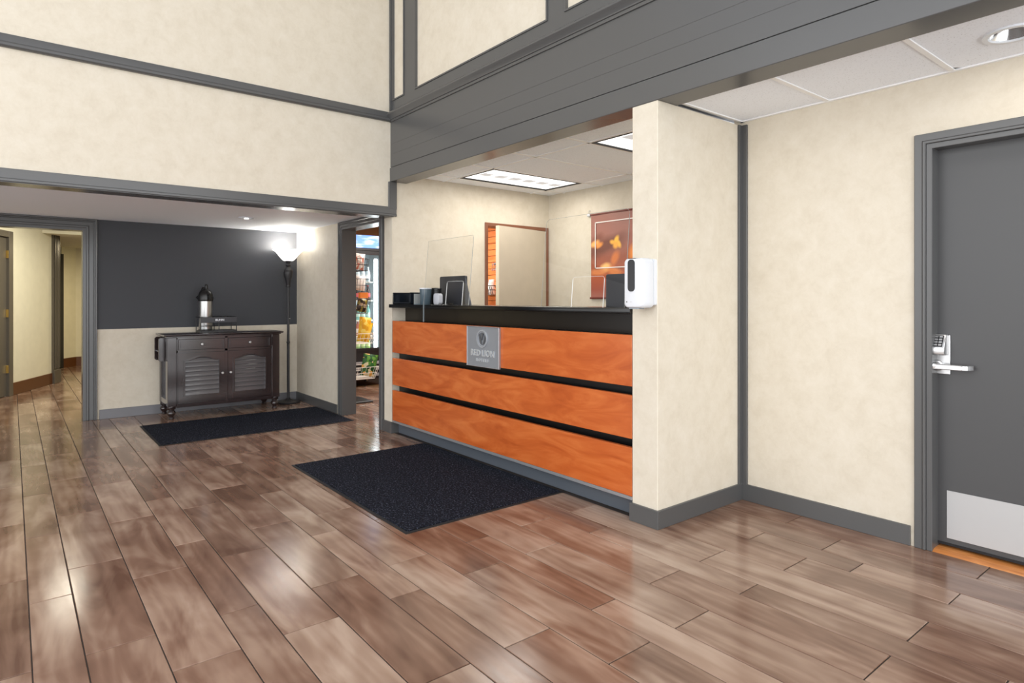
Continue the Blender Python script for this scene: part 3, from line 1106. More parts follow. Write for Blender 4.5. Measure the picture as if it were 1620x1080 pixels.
# ------------------------------------------------------------------ cased openings
t = thing('door_4_casing', (0, 0, 0))
bpy.data.objects.remove(t)
cas = thing('trim_7', (XA, -0.5, 0), 'grey moulded casing around the corridor opening', kind='structure')
mb = MB()
X0 = XA
a0, a1, zt = -1.03, 0.583, 1.975
mb.ushape('X', X0 - 0.15, X0 + 0.016, a0, a1, zt, -0.012, 0.018, 0, 0.002)
build('inner_band', mb, 'dark', cas)
mb = MB()
mb.ushape('X', X0, X0 + 0.024, a0, a1, zt, 0.018, 0.040, 0, 0.004)
mb.ushape('X', X0, X0 + 0.014, a0, a1, zt, 0.040, 0.080, 0, 0.003)
mb.ushape('X', X0, X0 + 0.024, a0, a1, zt, 0.080, 0.094, 0, 0.004)
mb.ushape('X', X0, X0 + 0.032, a0, a1, zt, 0.094, 0.112, 0, 0.004)
build('moulding', mb, 'dark', cas)

sd = thing('door_5', (-5.96, YWF, 0), 'dark cased doorway into the shop', kind='structure')
mb = MB()
a0, a1, zt = -6.42, -5.525, 2.015
mb.ushape('Y', YWF - 0.012, YWF + 0.155, a0, a1, zt, -0.012, 0.012, 0, 0.002)
mb.ushape('Y', YWF - 0.018, YWF + 0.02, a0, a1, zt, 0.012, 0.045, 0, 0.003)
mb.ushape('Y', YWF - 0.026, YWF + 0.02, a0, a1, zt, 0.045, 0.068, 0, 0.003)
build('casing', mb, 'dark', sd)

# ------------------------------------------------------------------ office door, ajar
od = thing('door_2', (XL, 4.3, 0), 'cream office door standing ajar in a reddish brown frame', kind='structure')
mb = MB()
mb.ushape('X', XL - 0.16, XL + 0.014, 3.905, 4.72, 2.025, 0.0, 0.036, 0, 0.002)
build('frame', mb, 'brownframe', od)
ang = math.radians(11)
hx, hy = XL + 0.016, 4.715
ux, uy = math.sin(ang), -math.cos(ang)
nx, ny = -uy, ux
W = 0.80
mb = MB()
mb.prism([(hx, hy), (hx + ux * W, hy + uy * W), (hx + ux * W + 0.04 * uy * -1 * -1, hy + uy * W), (hx, hy)][:2] +
         [(hx + ux * W - 0.042 * math.cos(ang), hy + uy * W - 0.042 * math.sin(ang)), (hx - 0.042 * math.cos(ang), hy - 0.042 * math.sin(ang))], 'Z', 0.012, 2.018)
build('door_slab', mb, 'creamdoor', od)
ex, ey = hx + ux * (W + 0.001), hy + uy * (W + 0.001)
mb = MB().prism([(ex, ey), (ex + ux * 0.004, ey + uy * 0.004), (ex + ux * 0.004 - 0.042 * math.cos(ang), ey + uy * .004 - 0.042 * math.sin(ang)),
                 (ex - 0.042 * math.cos(ang), ey - 0.042 * math.sin(ang))], 'Z', 0.012, 2.018)
build('edge_strip', mb, 'creamedge', od)

# ------------------------------------------------------------------ grey door with keypad lock
dr = thing('door_1', (-0.68, YW, 0), 'charcoal door with keypad lock and steel kick plate', 'door', kind='structure')
a0, a1, zt = -1.142, -0.25, 2.032
mb = MB()
mb.ushape('Y', YW - 0.010, YW + 0.15, a0, a1, zt, -0.014, 0.012, 0, 0.002)
mb.ushape('Y', YW - 0.020, YW + 0.01, a0, a1, zt, 0.012, 0.026, 0, 0.003)
mb.ushape('Y', YW - 0.016, YW + 0.01, a0, a1, zt, 0.026, 0.064, 0, 0.003)
build('casing', mb, 'dark', dr)
YD = YW + 0.075
build('stop', MB().ushape('Y', YD + 0.045, YD + 0.07, a0 + .03, a1 - .03, zt - .03, 0, 0.02, 0), 'dark', dr)
build('door_slab', MB().box(a0 + 0.014, a1 - 0.014, YD, YD + 0.045, 0.036, zt + 0.012), 'door', dr)
build('door_sweep', MB().box(a0 + 0.014, a1 - 0.014, YD - 0.004, YD + 0.02, 0.026, 0.038), 'rubber', dr, label='black sweep strip')
build('kick_plate', MB().box(-1.089, a1 - 0.04, YD - 0.003, YD, 0.062, 0.301, 0.001), 'kick', dr, label='satin steel kick plate')
build('threshold', MB().prism([(YW - 0.004, 0.0), (YW + 0.02, 0.012), (YW + 0.14, 0.012), (YW + 0.15, 0)], 'X', a0 + 0.01, a1 - 0.01), 'orangewood', dr, label='orange wooden threshold')
# lock
lk = build('keypad_lock', MB().box(-1.155, -1.073, YD - 0.010, YD, 0.885, 1.084, 0.003), 'nickel', dr, label='satin nickel lock plate')
lk.name = 'lock_plate'
mb = MB()
# sloped keypad housing
pts = [(YD - 0.008, 1.088), (YD - 0.030, 1.086), (YD - 0.066, 1.020), (YD - 0.066, 0.990), (YD - 0.060, 0.984), (YD - 0.008, 0.984)]
mb.prism(pts, 'X', -1.157, -1.082, 0.002)
hs = build('keypad_housing', mb, 'nickel', dr)
A = Vector((0, YD - 0.030, 1.086))
B = Vector((0, YD - 0.066, 1.020))
dv = (B - A)
nv = Vector((0, dv.z, -dv.y)).normalized()
if nv.y > 0:
    nv = -nv


def on_slope(x, u, h):
    p = A + dv * u + nv * h
    return Vector((x, p.y, p.z))


def slope_box(x0, x1, u0, u1, h0, h1):
    t_ = bmesh.new()
    v = [t_.verts.new(on_slope(x, u, h)) for h in (h0, h1) for (x, u) in ((x0, u0), (x1, u0), (x1, u1), (x0, u1))]
    for f in ((0, 1, 2, 3), (4, 5, 6, 7), (0, 1, 5, 4), (1, 2, 6, 5), (2, 3, 7, 6), (3, 0, 4, 7)):
        t_.faces.new([v[i] for i in f])
    mb_ = MB()
    mb_._merge(t_)
    return mb_


build('key_field', slope_box(-1.148, -1.091, 0.08, 0.92, -0.001, 0.0012), 'blackplastic', hs, label='black key field')
for r_ in range(4):
    for c_ in range(3):
        x0 = -1.1455 + c_ * 0.0185
        u0 = 0.13 + r_ * 0.20
        build('key', slope_box(x0, x0 + 0.0135, u0, u0 + 0.12, 0.001, 0.004), 'nickel', hs)
mb = MB()
ry = Matrix.Translation((-1.124, YD - 0.010, 0.929)) @ Matrix.Rotation(PI / 2, 4, 'X')
mb.lathe([(0.026, 0), (0.027, 0.008), (0.024, 0.012), (0.017, 0.014), (0.015, 0.05), (0.013, 0.054)], (0, 0, 0), 24, ry)
build('rose', mb, 'nickel', dr)
mb = MB()
mb.prism(rrect(-1.138, -1.000, 0.914, 0.940, 0.008), 'Y', YD - 0.076, YD - 0.058, 0.003)
mb.prism([(-1.005, YD - 0.076), (-0.985, YD - 0.066), (-0.970, YD - 0.035), (-0.970, YD - 0.022), (-0.982, YD - 0.022), (-0.998, YD - 0.052), (-1.01, YD - 0.058)], 'Z', 0.915, 0.939, 0.002)
build('lever', mb, 'nickel', dr)
mb = MB().lathe([(0.010, 0), (0.010, 0.003), (0.006, 0.004)], (0, 0, 0), 16, Matrix.Translation((-1.124, YD - 0.075, 0.929)) @ Matrix.Rotation(PI / 2, 4, 'X'))
build('key_cylinder', mb, 'chrome', dr)

# ------------------------------------------------------------------ reception desk
XR = -2.362
desk = thing('reception_desk', (-3.8, 3.0, 0), 'reception desk with three orange cherry front panels and black top', 'desk')
build('countertop', MB().box(XL + 0.008, XR, YB - 0.018, 3.06, 1.178, 1.211, 0.004, 2), 'blacktop', desk, label='glossy black countertop')
build('recess_panel', MB().box(XL + 0.004, XR, 2.93, 2.96, 0.60, 1.178), 'recess', desk, label='dark recessed panel under the top')
build('carcass', MB().box(XL + 0.018, XR, 2.857, 2.92, 0.105, 1.055), 'blackplastic', desk)
build('toe_kick', MB().box(XL + 0.018, XR, 2.85, 2.87, 0, 0.106), plain('blue_grey_kick', L(84, 90, 98), 0.4), desk, label='blue grey toe kick')
build('silver_strip', MB().box(-5.243, XR, YB + 0.001, 2.85, 0.110, 0.130, 0.002), 'silver', desk, label='silver edge strip')
for z0, z1 in ((0.762, 1.057), (0.462, 0.711), (0.132, 0.411)):
    build('front_panel', MB().box(-5.243, XR, YB, YB + 0.028, z0, z1, 0.0015), 'cherry', desk)
    build('panel_rail', MB().box(-5.15, XR, YB + 0.028, 2.857, z0 + 0.03, z1 - 0.03), 'blackplastic', desk)
build('worktop', MB().box(XL + 0.02, XR, 3.0, 3.66, 0.715, 0.745, 0.003), plain('pale_bounce_worktop', L(222, 216, 206), 0.5), desk)  # out of sight, coloured pale to bounce light onto the ceiling

sg = thing('sign_plaque', (-3.795, YB, 0.755), 'brushed silver hotel plaque with round emblem on the top orange panel', 'sign')
build('plate', MB().box(-4.002, -3.592, YB - 0.012, YB, 0.753, 1.052, 0.002), plain('plaque_silver', L(150, 154, 160), 0.45, metal=0.45), sg)
mb = MB()
mb.box(-3.600, -3.590, YB - 0.020, YB, 0.751, 1.054, 0.002).box(-4.004, -3.996, YB - 0.016, YB, 0.751, 1.054, 0.002)
mb.box(-4.004, -3.590, YB - 0.018, YB, 1.048, 1.055, 0.002).box(-4.004, -3.590, YB - 0.018, YB, 0.750, 0.755, 0.002)
build('border', mb, 'silver', sg)
PY = YB - 0.012
mb = MB()
ecx, ecz = -3.80, 0.963
n = 32
circ = lambda r: [(ecx + r * math.cos(2 * PI * k / n), ecz + r * math.sin(2 * PI * k / n)) for k in range(n)]
mb.ring(circ(0.066), circ(0.059), 'Y', PY - 0.008, PY)
mb.ring(circ(0.053), circ(0.050), 'Y', PY - 0.005, PY)
build('emblem_ring', mb, plain('emblem_ring_metal', L(186, 190, 196), 0.4, metal=0.4), sg)
mb = MB()
mb.prism([(ecx - .040, ecz + .026), (ecx - .026, ecz + .040), (ecx - .006, ecz - .024), (ecx - .004, ecz - .044), (ecx - .020, ecz - .038)], 'Y', PY - 0.007, PY)
mb.prism([(ecx - .004, ecz + .046), (ecx + .022, ecz + .040), (ecx + .012, ecz + .014), (ecx + .000, ecz - .012), (ecx - .003, ecz + .012)], 'Y', PY - 0.009, PY)
mb.prism([(ecx + .036, ecz + .028), (ecx + .046, ecz + .006), (ecx + .034, ecz - .034), (ecx + .006, ecz - .047), (ecx + .020, ecz - .022), (ecx + .028, ecz + .004)], 'Y', PY - 0.007, PY)
build('emblem', mb, plain('emblem_dark_metal', L(110, 113, 118), 0.35, metal=0.6), sg)
mb = MB()
mb.mesh(text_mesh('RED LION', 0.066, 0.003, 0.001), face_mat('Y', (-3.797, PY - 0.003, 0.833), 1.02))
mb.mesh(text_mesh('H O T E L S', 0.031, 0.003, 0.0006), face_mat('Y', (-3.800, PY - 0.003, 0.792), 1.0))
build('lettering', mb, plain('raised_letters', L(208, 212, 216), 0.3, metal=0.5), sg)

# acrylic screens standing on the counter
ZC = 1.211


def screen(x0, x1, z1, cut0, cut1, zcut, label, skew=0.0, r=0.035):
    t = thing('sneeze_guard', ((x0 + x1) / 2, 2.80, ZC), label, 'screen', 'clear acrylic screens on the counter')
    pts = [(x0, ZC), (cut0, ZC)]
    for k in range(6):
        a = PI - PI / 2 * k / 5
        pts.append((cut0 + .02 + .02 * math.cos(a), zcut - .02 + .02 * math.sin(a)))
    for k in range(6):
        a = PI / 2 - PI / 2 * k / 5
        pts.append((cut1 - .02 + .02 * math.cos(a), zcut - .02 + .02 * math.sin(a)))
    pts += [(cut1, ZC), (x1, ZC)]
    for k in range(6):
        a = PI / 2 * k / 5
        pts.append((x1 - r + r * math.cos(a), z1 - r + r * math.sin(a)))
    for k in range(6):
        a = PI / 2 + PI / 2 * k / 5
        pts.append((x0 + r + r * math.cos(a), z1 - r + r * math.sin(a)))

    def lean(p):
        q = (p[1] - ZC) / (z1 - ZC)
        return (p[0] + skew * q, 2.795 + 0.05 * q, p[1])
    t_ = bmesh.new()
    A_ = [t_.verts.new(lean(p)) for p in pts]
    t_.faces.new(A_)
    mb_ = MB()
    mb_._merge(t_)
    build('sheet', mb_, 'acrylic', t)
    P = [lean(p) for p in pts]
    mb_ = MB()
    nb = 2 + 12
    mb_.tube([P[-1], P[0]], 0.0012, 5)
    mb_.tube([P[nb + 1], P[nb + 2]], 0.0022, 5)
    mb_.tube(P[nb + 2:], 0.0010, 5)
    build('edge', mb_, 'acrylicedge', t, label='polished sheet edge')
    mb_ = MB()
    mb_.tube(P[1:4], 0.0022, 5)
    mb_.tube(P[3:nb - 1], 0.0009, 5)
    mb_.tube(P[nb - 2:nb + 1], 0.0022, 5)
    build('slot_edge', mb_, 'acrylicbright', t, label='bright edge of the pass-through slot')
    for fx in ((x0 + cut0) / 2, (cut1 + x1) / 2):
        build('foot', MB().box(fx - .05, fx + .05, 2.79, 2.90, ZC, ZC + 0.006, 0.001), 'acrylic', t)
    return t


s1 = screen(-4.72, -4.035, 1.765, -4.37, -4.13, 1.405, 'clear acrylic screen on the counter between the tumbler and the office door', r=0.012)
build('hook_strip', MB().box(-4.652, -4.636, YB - 0.0225, YB - 0.0185, 1.066, 1.235), plain('acrylic_strip', L(110, 118, 122), 0.15), s1)
screen(-3.175, -2.44, 1.80, -2.885, -2.61, 1.402, 'clear acrylic screen on the counter before the red banner')

# small things on the counter, left end
tr = thing('organizer_tray', (-5.06, 2.83, ZC), 'low open black tray on the left end of the counter', 'tray')
mb = MB()
mb.box(-5.25, -4.93, 2.78, 2.94, ZC, ZC + 0.006)
for b_ in ((-5.25, -5.244, 2.78, 2.94), (-4.936, -4.93, 2.78, 2.94), (-5.25, -4.93, 2.934, 2.94)):
    mb.box(*b_, ZC, ZC + 0.108, 0.001)
mb.box(-5.25, -4.93, 2.78, 2.786, ZC, ZC + 0.020)
build('shell', mb, plain('navy_black_plastic', L(20, 25, 32), 0.2), tr)
build('rim', MB().ring([(-5.252, 2.778), (-4.928, 2.778), (-4.928, 2.942), (-5.252, 2.942)], [(-5.244, 2.786), (-4.936, 2.786), (-4.936, 2.934), (-5.244, 2.934)], 'Z', ZC + 0.100, ZC + 0.106), 'blackplastic', tr)
mb = MB().box(-5.12, -5.07, 2.90, 2.912, ZC + 0.006, ZC + 0.085, 0.002)
build('card_stack', mb, plain('pale_card', L(168, 178, 190), 0.5), label='small stack of pale cards inside the black tray', cat='cards')
ch = thing('card_holder', (-4.865, 2.84, ZC), 'clear card holder between the black tray and the slate tumbler', 'card holder')
mb = MB()
mb.prism([(2.80, ZC), (2.885, ZC), (2.885, ZC + 0.10), (2.879, ZC + 0.10), (2.879, ZC + 0.006), (2.80, ZC + 0.006)], 'X', -4.895, -4.862)
build('back', mb, plain('smoky_acrylic', L(120, 134, 144), 0.15), ch)
build('side', MB().box(-4.898, -4.893, 2.80, 2.88, ZC, ZC + 0.095), 'acrylicedge', ch)
build('card', MB().box(-4.892, -4.866, 2.86, 2.872, ZC + 0.006, ZC + 0.088), plain('slate_card', L(96, 112, 124), 0.4), ch)
cup = thing('tumbler', (-4.805, 2.865, ZC), 'slate blue tumbler on the counter beside the black canister', 'cup')
build('body', MB().lathe([(0.044, 0), (0.046, 0.004), (0.053, 0.135), (0.053, 0.138), (0.048, 0.138), (0.042, 0.01)], (-4.805, 2.865, ZC), 24), plain('slate_blue_plastic', L(72, 88, 98), 0.2), cup)
build('rim', MB().lathe([(0.0525, 0.136), (0.0545, 0.139), (0.0545, 0.146), (0.050, 0.147), (0.048, 0.139)], (-4.805, 2.865, ZC), 24), 'whiteplastic', cup)
can = thing('canister', (-4.825, 2.985, ZC), 'black canister with a lid behind the slate tumbler', 'canister')
build('body', MB().lathe([(0.046, 0), (0.048, 0.003), (0.048, 0.125), (0.046, 0.13)], (-4.825, 2.985, ZC), 24), 'blackplastic', can)
build('lid', MB().lathe([(0.050, 0.13), (0.050, 0.142), (0.044, 0.148), (0.012, 0.150)], (-4.825, 2.985, ZC), 24), 'blackplastic', can)
mo = MB().prism(rrect(-4.735, -4.645, ZC, ZC + 0.098, 0.025), 'Y', 2.90, 2.945, 0.006, 2)
build('card_reader', mo, plain('pale_grey_plastic', L(205, 206, 214), 0.4), label='small pale card reader left of the monitor on the counter', cat='card reader')


def monitor(c, ang, wd, zt, zb, label):
    """back of a flat screen on the lower worktop behind the counter."""
    zw = 0.745
    t = thing('monitor', (c[0], c[1], zw), label, 'monitor', 'monitors behind the counter')
    R = Matrix.Translation((c[0], c[1], 0)) @ Matrix.Rotation(ang, 4, 'Z')

    def rot(mb_):
        bmesh.ops.transform(mb_.bm, matrix=R, verts=mb_.bm.verts[:])
        return mb_
    build('shell', rot(MB().prism(rrect(-wd / 2, wd / 2, zb, zt, 0.014), 'Y', -0.014, 0.010, 0.003)), 'greyplastic', t)
    build('display', rot(MB().box(-wd / 2 + .012, wd / 2 - .012, 0.010, 0.012, zb + .02, zt - .012)), 'blackplastic', t)
    build('neck', rot(MB().box(-0.035, 0.035, -0.03, -0.01, zw + 0.01, zb + 0.12, 0.004)), 'blackplastic', t)
    build('base', rot(MB().prism(rrect(-0.12, 0.12, -0.11, 0.10, 0.03), 'Z', zw, zw + 0.012, 0.002)), 'blackplastic', t)
    return t


mon = monitor((-4.745, 3.12), 0.0, 0.42, 1.466, 1.10, 'grey backed monitor with a slanting side support near the slate tumbler')
build('side_support', MB().prism([(-4.56, 1.455), (-4.538, 1.452), (-4.455, 1.22), (-4.42, 1.10), (-4.56, 1.10)], 'Y', 3.108, 3.118, 0.003), plain('slate_support', L(86, 88, 94), 0.4), mon)
monitor((-2.665, 3.12), 0.0, 0.42, 1.428, 1.10, 'grey backed monitor beside the cream pillar, below the banner')

# sanitiser dispenser on the pillar
ds = thing('soap_dispenser', (-2.257, YB, 1.211), 'white hand sanitizer dispenser with black window on the pillar front', 'dispenser')
mb = MB()
mb.prism(rrect(-2.322, -2.185, 1.216, 1.486, 0.024, 6), 'Y', 2.655, 2.748, 0.010, 3)
build('cover', mb, 'whiteplastic', ds)
build('back_plate', MB().prism(rrect(-2.318, -2.184, 1.228, 1.484, 0.012), 'Y', 2.746, YB), 'whiteplastic', ds)
mb = MB()
mb.prism(rrect(-2.292, -2.244, 1.305, 1.480, 0.020, 6), 'Y', 2.6515, 2.660)
mb.box(-2.292, -2.244, 2.66, 2.735, 1.478, 1.4875)
build('window', mb, plain('smoked_window', L(38, 38, 40), 0.2), ds, label='black viewing window')
build('sensor', MB().lathe([(0.003, 0), (0.003, 0.002), (0.002, 0.002)], (0, 0, 0), 10, Matrix.Translation((-2.300, 2.655, 1.248)) @ Matrix.Rotation(PI / 2, 4, 'X')), 'blackplastic', ds)
build('logo', MB().box(-2.278, -2.266, 2.654, 2.6555, 1.245, 1.252), plain('pale_grey_print', L(205, 207, 210), 0.5), ds)
build('nozzle', MB().prism(rrect(-2.30, -2.225, 2.665, 2.72, 0.01), 'Z', 1.209, 1.218), plain('grey_nozzle', L(140, 150, 158), 0.4), ds)

# banner on the office wall
bn = thing('wall_banner', (-4.10, 4.75, 1.27), 'reddish brown hanging banner with amber glow and white outline behind the desk', 'banner')
bx0, bx1 = -4.606, -3.60
t_ = bmesh.new()
NB = 24
vv = []
for i in range(NB + 1):
    x = bx0 + (bx1 - bx0) * i / NB
    yb = 4.752 + 0.004 * math.sin(i * 0.7)
    vv.append([t_.verts.new((x, yb, z)) for z in (1.275, 2.135)] + [t_.verts.new((x, yb + 0.003, z)) for z in (1.275, 2.135)])
for a, b_ in zip(vv, vv[1:]):
    t_.faces.new((a[0], b_[0], b_[1], a[1]))
    t_.faces.new((a[2], a[3], b_[3], b_[2]))
    t_.faces.new((a[1], b_[1], b_[3], a[3]))
    t_.faces.new((a[0], a[2], b_[2], b_[0]))
mb = MB()
mb._merge(t_)
build('cloth', mb, 'banner', bn)
mb = MB()
for (x0, x1, z0, z1) in ((-4.545, -4.534, 1.574, 2.056), (-4.545, -3.66, 2.046, 2.056), (-4.545, -3.66, 1.574, 1.584), (-3.671, -3.66, 1.574, 2.056)):
    mb.box(x0, x1, 4.7445, 4.7485, z0, z1)
build('outline', mb, 'whiteprint', bn, label='white printed outline')
mb = MB().tube([(bx0 - 0.012, 4.752, 2.14), (bx1 + 0.012, 4.752, 2.14)], 0.010, 10)
build('rod', mb, 'bannerred', bn)
build('rod', MB().tube([(bx0 - 0.012, 4.752, 1.268), (bx1 + 0.012, 4.752, 1.268)], 0.010, 10), 'bannerred', bn)
for x in (bx0 - 0.03, bx1 + 0.03):
    mb = MB().lathe([(0.006, -0.025), (0.015, -0.018), (0.018, 0), (0.015, 0.018), (0.006, 0.025)], (0, 0, 0), 14, Matrix.Translation((x, 4.752, 2.14)) @ Matrix.Rotation(PI / 2, 4, 'Y'))
    mb.tube([(x, 4.752, 2.15), (x, 4.752, 2.185), (x, 4.771, 2.19)], 0.004, 6)
    build('finial', mb, 'whiteplastic', bn)

# ------------------------------------------------------------------ mats


def mat_(x0, x1, y0, y1, label):
    t = thing('floor_mat', ((x0 + x1) / 2, (y0 + y1) / 2, 0), label, 'mat', 'dark carpet mats')
    build('rubber_border', MB().box(x0, x1, y0, y1, 0.0, 0.005, 0.002), 'rubber', t)
    build('pile', MB().box(x0 + 0.018, x1 - 0.018, y0 + 0.018, y1 - 0.018, 0.004, 0.0105, 0.003), 'carpet', t)
    return t


mat_(-4.735, -2.975, 1.652, 2.815, 'dark navy carpet mat in front of the reception desk')
mat_(-7.11, -6.06, 0.985, 2.766, 'dark navy carpet mat before the sideboard')

# ------------------------------------------------------------------ sideboard
XF, XK = -7.29, -7.755
SB0, SB1 = 1.261, 2.408
sb = thing('sideboard', (-7.52, 1.835, 0), 'dark espresso wooden sideboard with two drawers and louvred doors', 'sideboard')
mb = MB()
mb.prism([(XK, 0.868), (XF + .022, 0.868), (XF + .030, 0.874), (XF + .034, 0.882), (XF + .030, 0.888), (XK, 0.888)], 'Y', SB0 - .035, SB1 + .035, 0.003)
mb.box(XK, XF + 0.012, SB0 - .014, SB1 + .014, 0.856, 0.869, 0.003)
build('top', mb, 'espresso', sb)
build('body', MB().box(XK, XF - 0.03, SB0 + .025, SB1 - .025, 0.14, 0.856), 'espresso', sb)
PW = 0.086
for (x0, x1) in ((XF - PW, XF), (XK, XK + 0.07)):
    for (y0, y1) in ((SB0, SB0 + PW), (SB1 - PW, SB1)):
        build('post', MB().box(x0, x1, y0, y1, 0.135, 0.857, 0.005), 'espresso', sb)
        build('foot', MB().lathe([(0.026, 0), (0.030, 0.006), (0.026, 0.016), (0.020, 0.026), (0.032, 0.042), (0.042, 0.062), (0.038, 0.082), (0.024, 0.096),
                                  (0.038, 0.106), (0.042, 0.118), (0.040, 0.137)], ((x0 + x1) / 2, (y0 + y1) / 2, 0), 20), 'espresso', sb)
FI0, FI1 = SB0 + PW, SB1 - PW
mb = MB()
mb.box(XF - .03, XF - .008, FI0, FI1, 0.836, 0.857).box(XF - .03, XF - .008, FI0, FI1, 0.693, 0.716)
mb.box(XF - .03, XF - .008, (FI0 + FI1) / 2 - .014, (FI0 + FI1) / 2 + .014, 0.14, 0.85)
mb.box(XF - .03, XF - .008, FI0, FI0 + .010, 0.14, 0.85).box(XF - .03, XF - .008, FI1 - .010, FI1, 0.14, 0.85)
mb.box(XF - .03, XF - .006, FI0, FI1, 0.118, 0.158, 0.003)
build('face_frame', mb, 'espresso', sb)
mid = (FI0 + FI1) / 2
for (y0, y1) in ((FI0 + .012, mid - .016), (mid + .016, FI1 - .012)):
    dw = build('drawer', MB().box(XF - .025, XF - .004, y0, y1, 0.720, 0.832, 0.003), 'espresso', sb)
    o_ = [(y0 + .006, .726), (y1 - .006, .726), (y1 - .006, .826), (y0 + .006, .826)]
    i_ = [(y0 + .030, .746), (y1 - .030, .746), (y1 - .030, .806), (y0 + .030, .806)]
    build('moulding', MB().ring(o_, [(p[0] + (.012 if p[0] < q[0] else -.012) * 0 + 0, p[1]) for p, q in zip([(y0 + .016, .735), (y1 - .016, .735), (y1 - .016, .817), (y0 + .016, .817)], o_)], 'X', XF - .006, XF + .012).ring([(y0 + .022, .740), (y1 - .022, .740), (y1 - .022, .812), (y0 + .022, .812)], i_, 'X', XF - .006, XF + .004), 'espresso', dw)
    build('knob', MB().lathe([(0.007, 0), (0.006, 0.008), (0.013, 0.014), (0.014, 0.019), (0.008, 0.024)], (0, 0, 0), 14, Matrix.Translation((XF - .003, (y0 + y1) / 2, .776)) @ Matrix.Rotation(PI / 2, 4, 'Y')),
          'brass' if False else 'nickel', dw, label='small antique metal knob')
for side, (y0, y1) in enumerate(((FI0 + .012, mid - .016), (mid + .016, FI1 - .012))):
    N = 12
    z0, z1 = 0.164, 0.688
    ar = arch(y0 + .066, y1 - .062, z0 + .078, z1 - .086, z1 - .044, N)
    out = [(y0, z0), (y1, z0)] + [(y0 + (y1 - y0) * (1 - k / N), z1) for k in range(N + 1)]
    dm = build('door_frame', MB().ring(out, ar, 'X', XF - .026, XF - .003), 'espresso', sb)
    ar2 = arch(y0 + .054, y1 - .050, z0 + .066, z1 - .078, z1 - .034, N)
    build('arch_moulding', MB().ring(ar2, ar, 'X', XF - .004, XF + .012), 'espresso', dm)
    ns = 8
    zz0, zz1 = z0 + .074, z1 - .052
    for k in range(ns):
        za = zz0 + (zz1 - zz0) * k / ns
        h = (zz1 - zz0) / ns
        mb = MB().prism([(XF - .0250, za + h + .001), (XF - .0210, za + h + .002), (XF - .0075, za + .006), (XF - .0075, za + .001), (XF - .0115, za + .001)], 'Y', y0 + .058, y1 - .054)
        build('louvre', mb, 'slatwood', dm)
    ky = y1 - .026 if side == 0 else y0 + .026
    build('knob', MB().lathe([(0.007, 0), (0.006, 0.008), (0.012, 0.014), (0.013, 0.019), (0.008, 0.024)], (0, 0, 0), 14, Matrix.Translation((XF - .003, ky, .455)) @ Matrix.Rotation(PI / 2, 4, 'Y')), 'nickel', dm, label='small antique metal knob')
# panelled side and towel bar
o_ = [(XK + .06, .15), (XF - PW + .01, .15), (XF - PW + .01, .85), (XK + .06, .85)]
i_ = [(XK + .10, .20), (XF - PW - .03, .20), (XF - PW - .03, .81), (XK + .10, .81)]
build('side_frame', MB().ring(o_, i_, 'Y', SB0 + .004, SB0 + .03), 'espresso', sb)
mb = MB()
for x in (XK + .08, XF - .16):
    mb.prism([(SB0 + .006, .60), (SB0 - .045, .60), (SB0 - .060, .615), (SB0 - .060, .835), (SB0 - .045, .85), (SB0 + .006, .85)], 'X', x, x + .022, .003)
mb.tube([(XK + .09, SB0 - .035, .70), (XF - .15, SB0 - .035, .70)], .011, 10)
build('towel_bar', mb, 'espresso', sb)

# coffee rack and airpot
ZS = 0.888
rk = thing('airpot_rack', (-7.50, 1.78, ZS), 'black wire rack with lettered front plate on the sideboard', 'rack')
mb = MB()
mb.box(-7.62, -7.40, 1.595, 1.975, ZS, ZS + .012, .002)
mb.ring([(-7.62, 1.595), (-7.40, 1.595), (-7.40, 1.975), (-7.62, 1.975)], [(-7.612, 1.603), (-7.408, 1.603), (-7.408, 1.967), (-7.612, 1.967)], 'Z', ZS + .012, ZS + .024)
build('drip_tray', mb, 'blackplastic', rk)
build('front_plate', MB().box(-7.404, -7.396, 1.597, 1.972, 0.997, 1.058, .002), plain('rack_plate', L(44, 45, 50), 0.3), rk)
mb = MB().mesh(text_mesh('BUNN', 0.028, 0.0008, 0.0012), face_mat('X', (-7.3950, 1.792, 1.018), 1.15))
build('lettering', mb, 'whiteplastic', rk)
mb = MB()
for yy in (1.60, 1.785, 1.968):
    mb.tube([(-7.402, yy, ZS + .01), (-7.402, yy, 1.0)], .005, 8)
    mb.tube([(-7.615, yy, ZS + .01), (-7.615, yy, 1.058)], .005, 8)
mb.tube([(-7.402, 1.60, .962), (-7.402, 1.968, .962)], .004, 8)
for yy in (1.60, 1.785, 1.968):
    mb.tube([(-7.402, yy, 1.056), (-7.615, yy, 1.056)], .005, 8)
mb.tube([(-7.615, 1.60, 1.056), (-7.615, 1.968, 1.056)], .005, 8)
for k in range(5):
    yy = 1.80 + k * .034
    mb.tube([(-7.402, yy, 1.058), (-7.615, yy, 1.062)], .003, 6)
build('wire_frame', mb, 'blackplastic', rk)

ap = thing('airpot', (-7.50, 1.672, ZS + .012), 'steel airpot coffee dispenser with black pump top standing in the rack', 'airpot')
ac = (-7.505, 1.672, ZS + .012)
build('body', MB().lathe([(.066, 0), (.068, .006), (.068, .335), (.064, .338)], ac, 32), 'steel', ap)
build('base_ring', MB().lathe([(.070, 0), (.071, .004), (.071, .022), (.068, .024)], ac, 32), 'blackplastic', ap)
mb = MB().lathe([(.072, .333), (.076, .338), (.077, .352), (.074, .40), (.066, .430), (.050, .452), (.028, .462), (.024, .468)], ac, 32)
build('collar', mb, 'blackplastic', ap)
mb = MB().lathe([(.020, .46), (.017, .475), (.014, .50), (.017, .512), (.012, .520)], (ac[0], ac[1] + .008, ac[2]), 16)
mb.tube([(ac[0] - .02, ac[1] - .035, ac[2] + .462), (ac[0], ac[1] - .03, ac[2] + .482), (ac[0], ac[1] + .0, ac[2] + .474)], .009, 8)
build('pump', mb, 'blackplastic', ap)
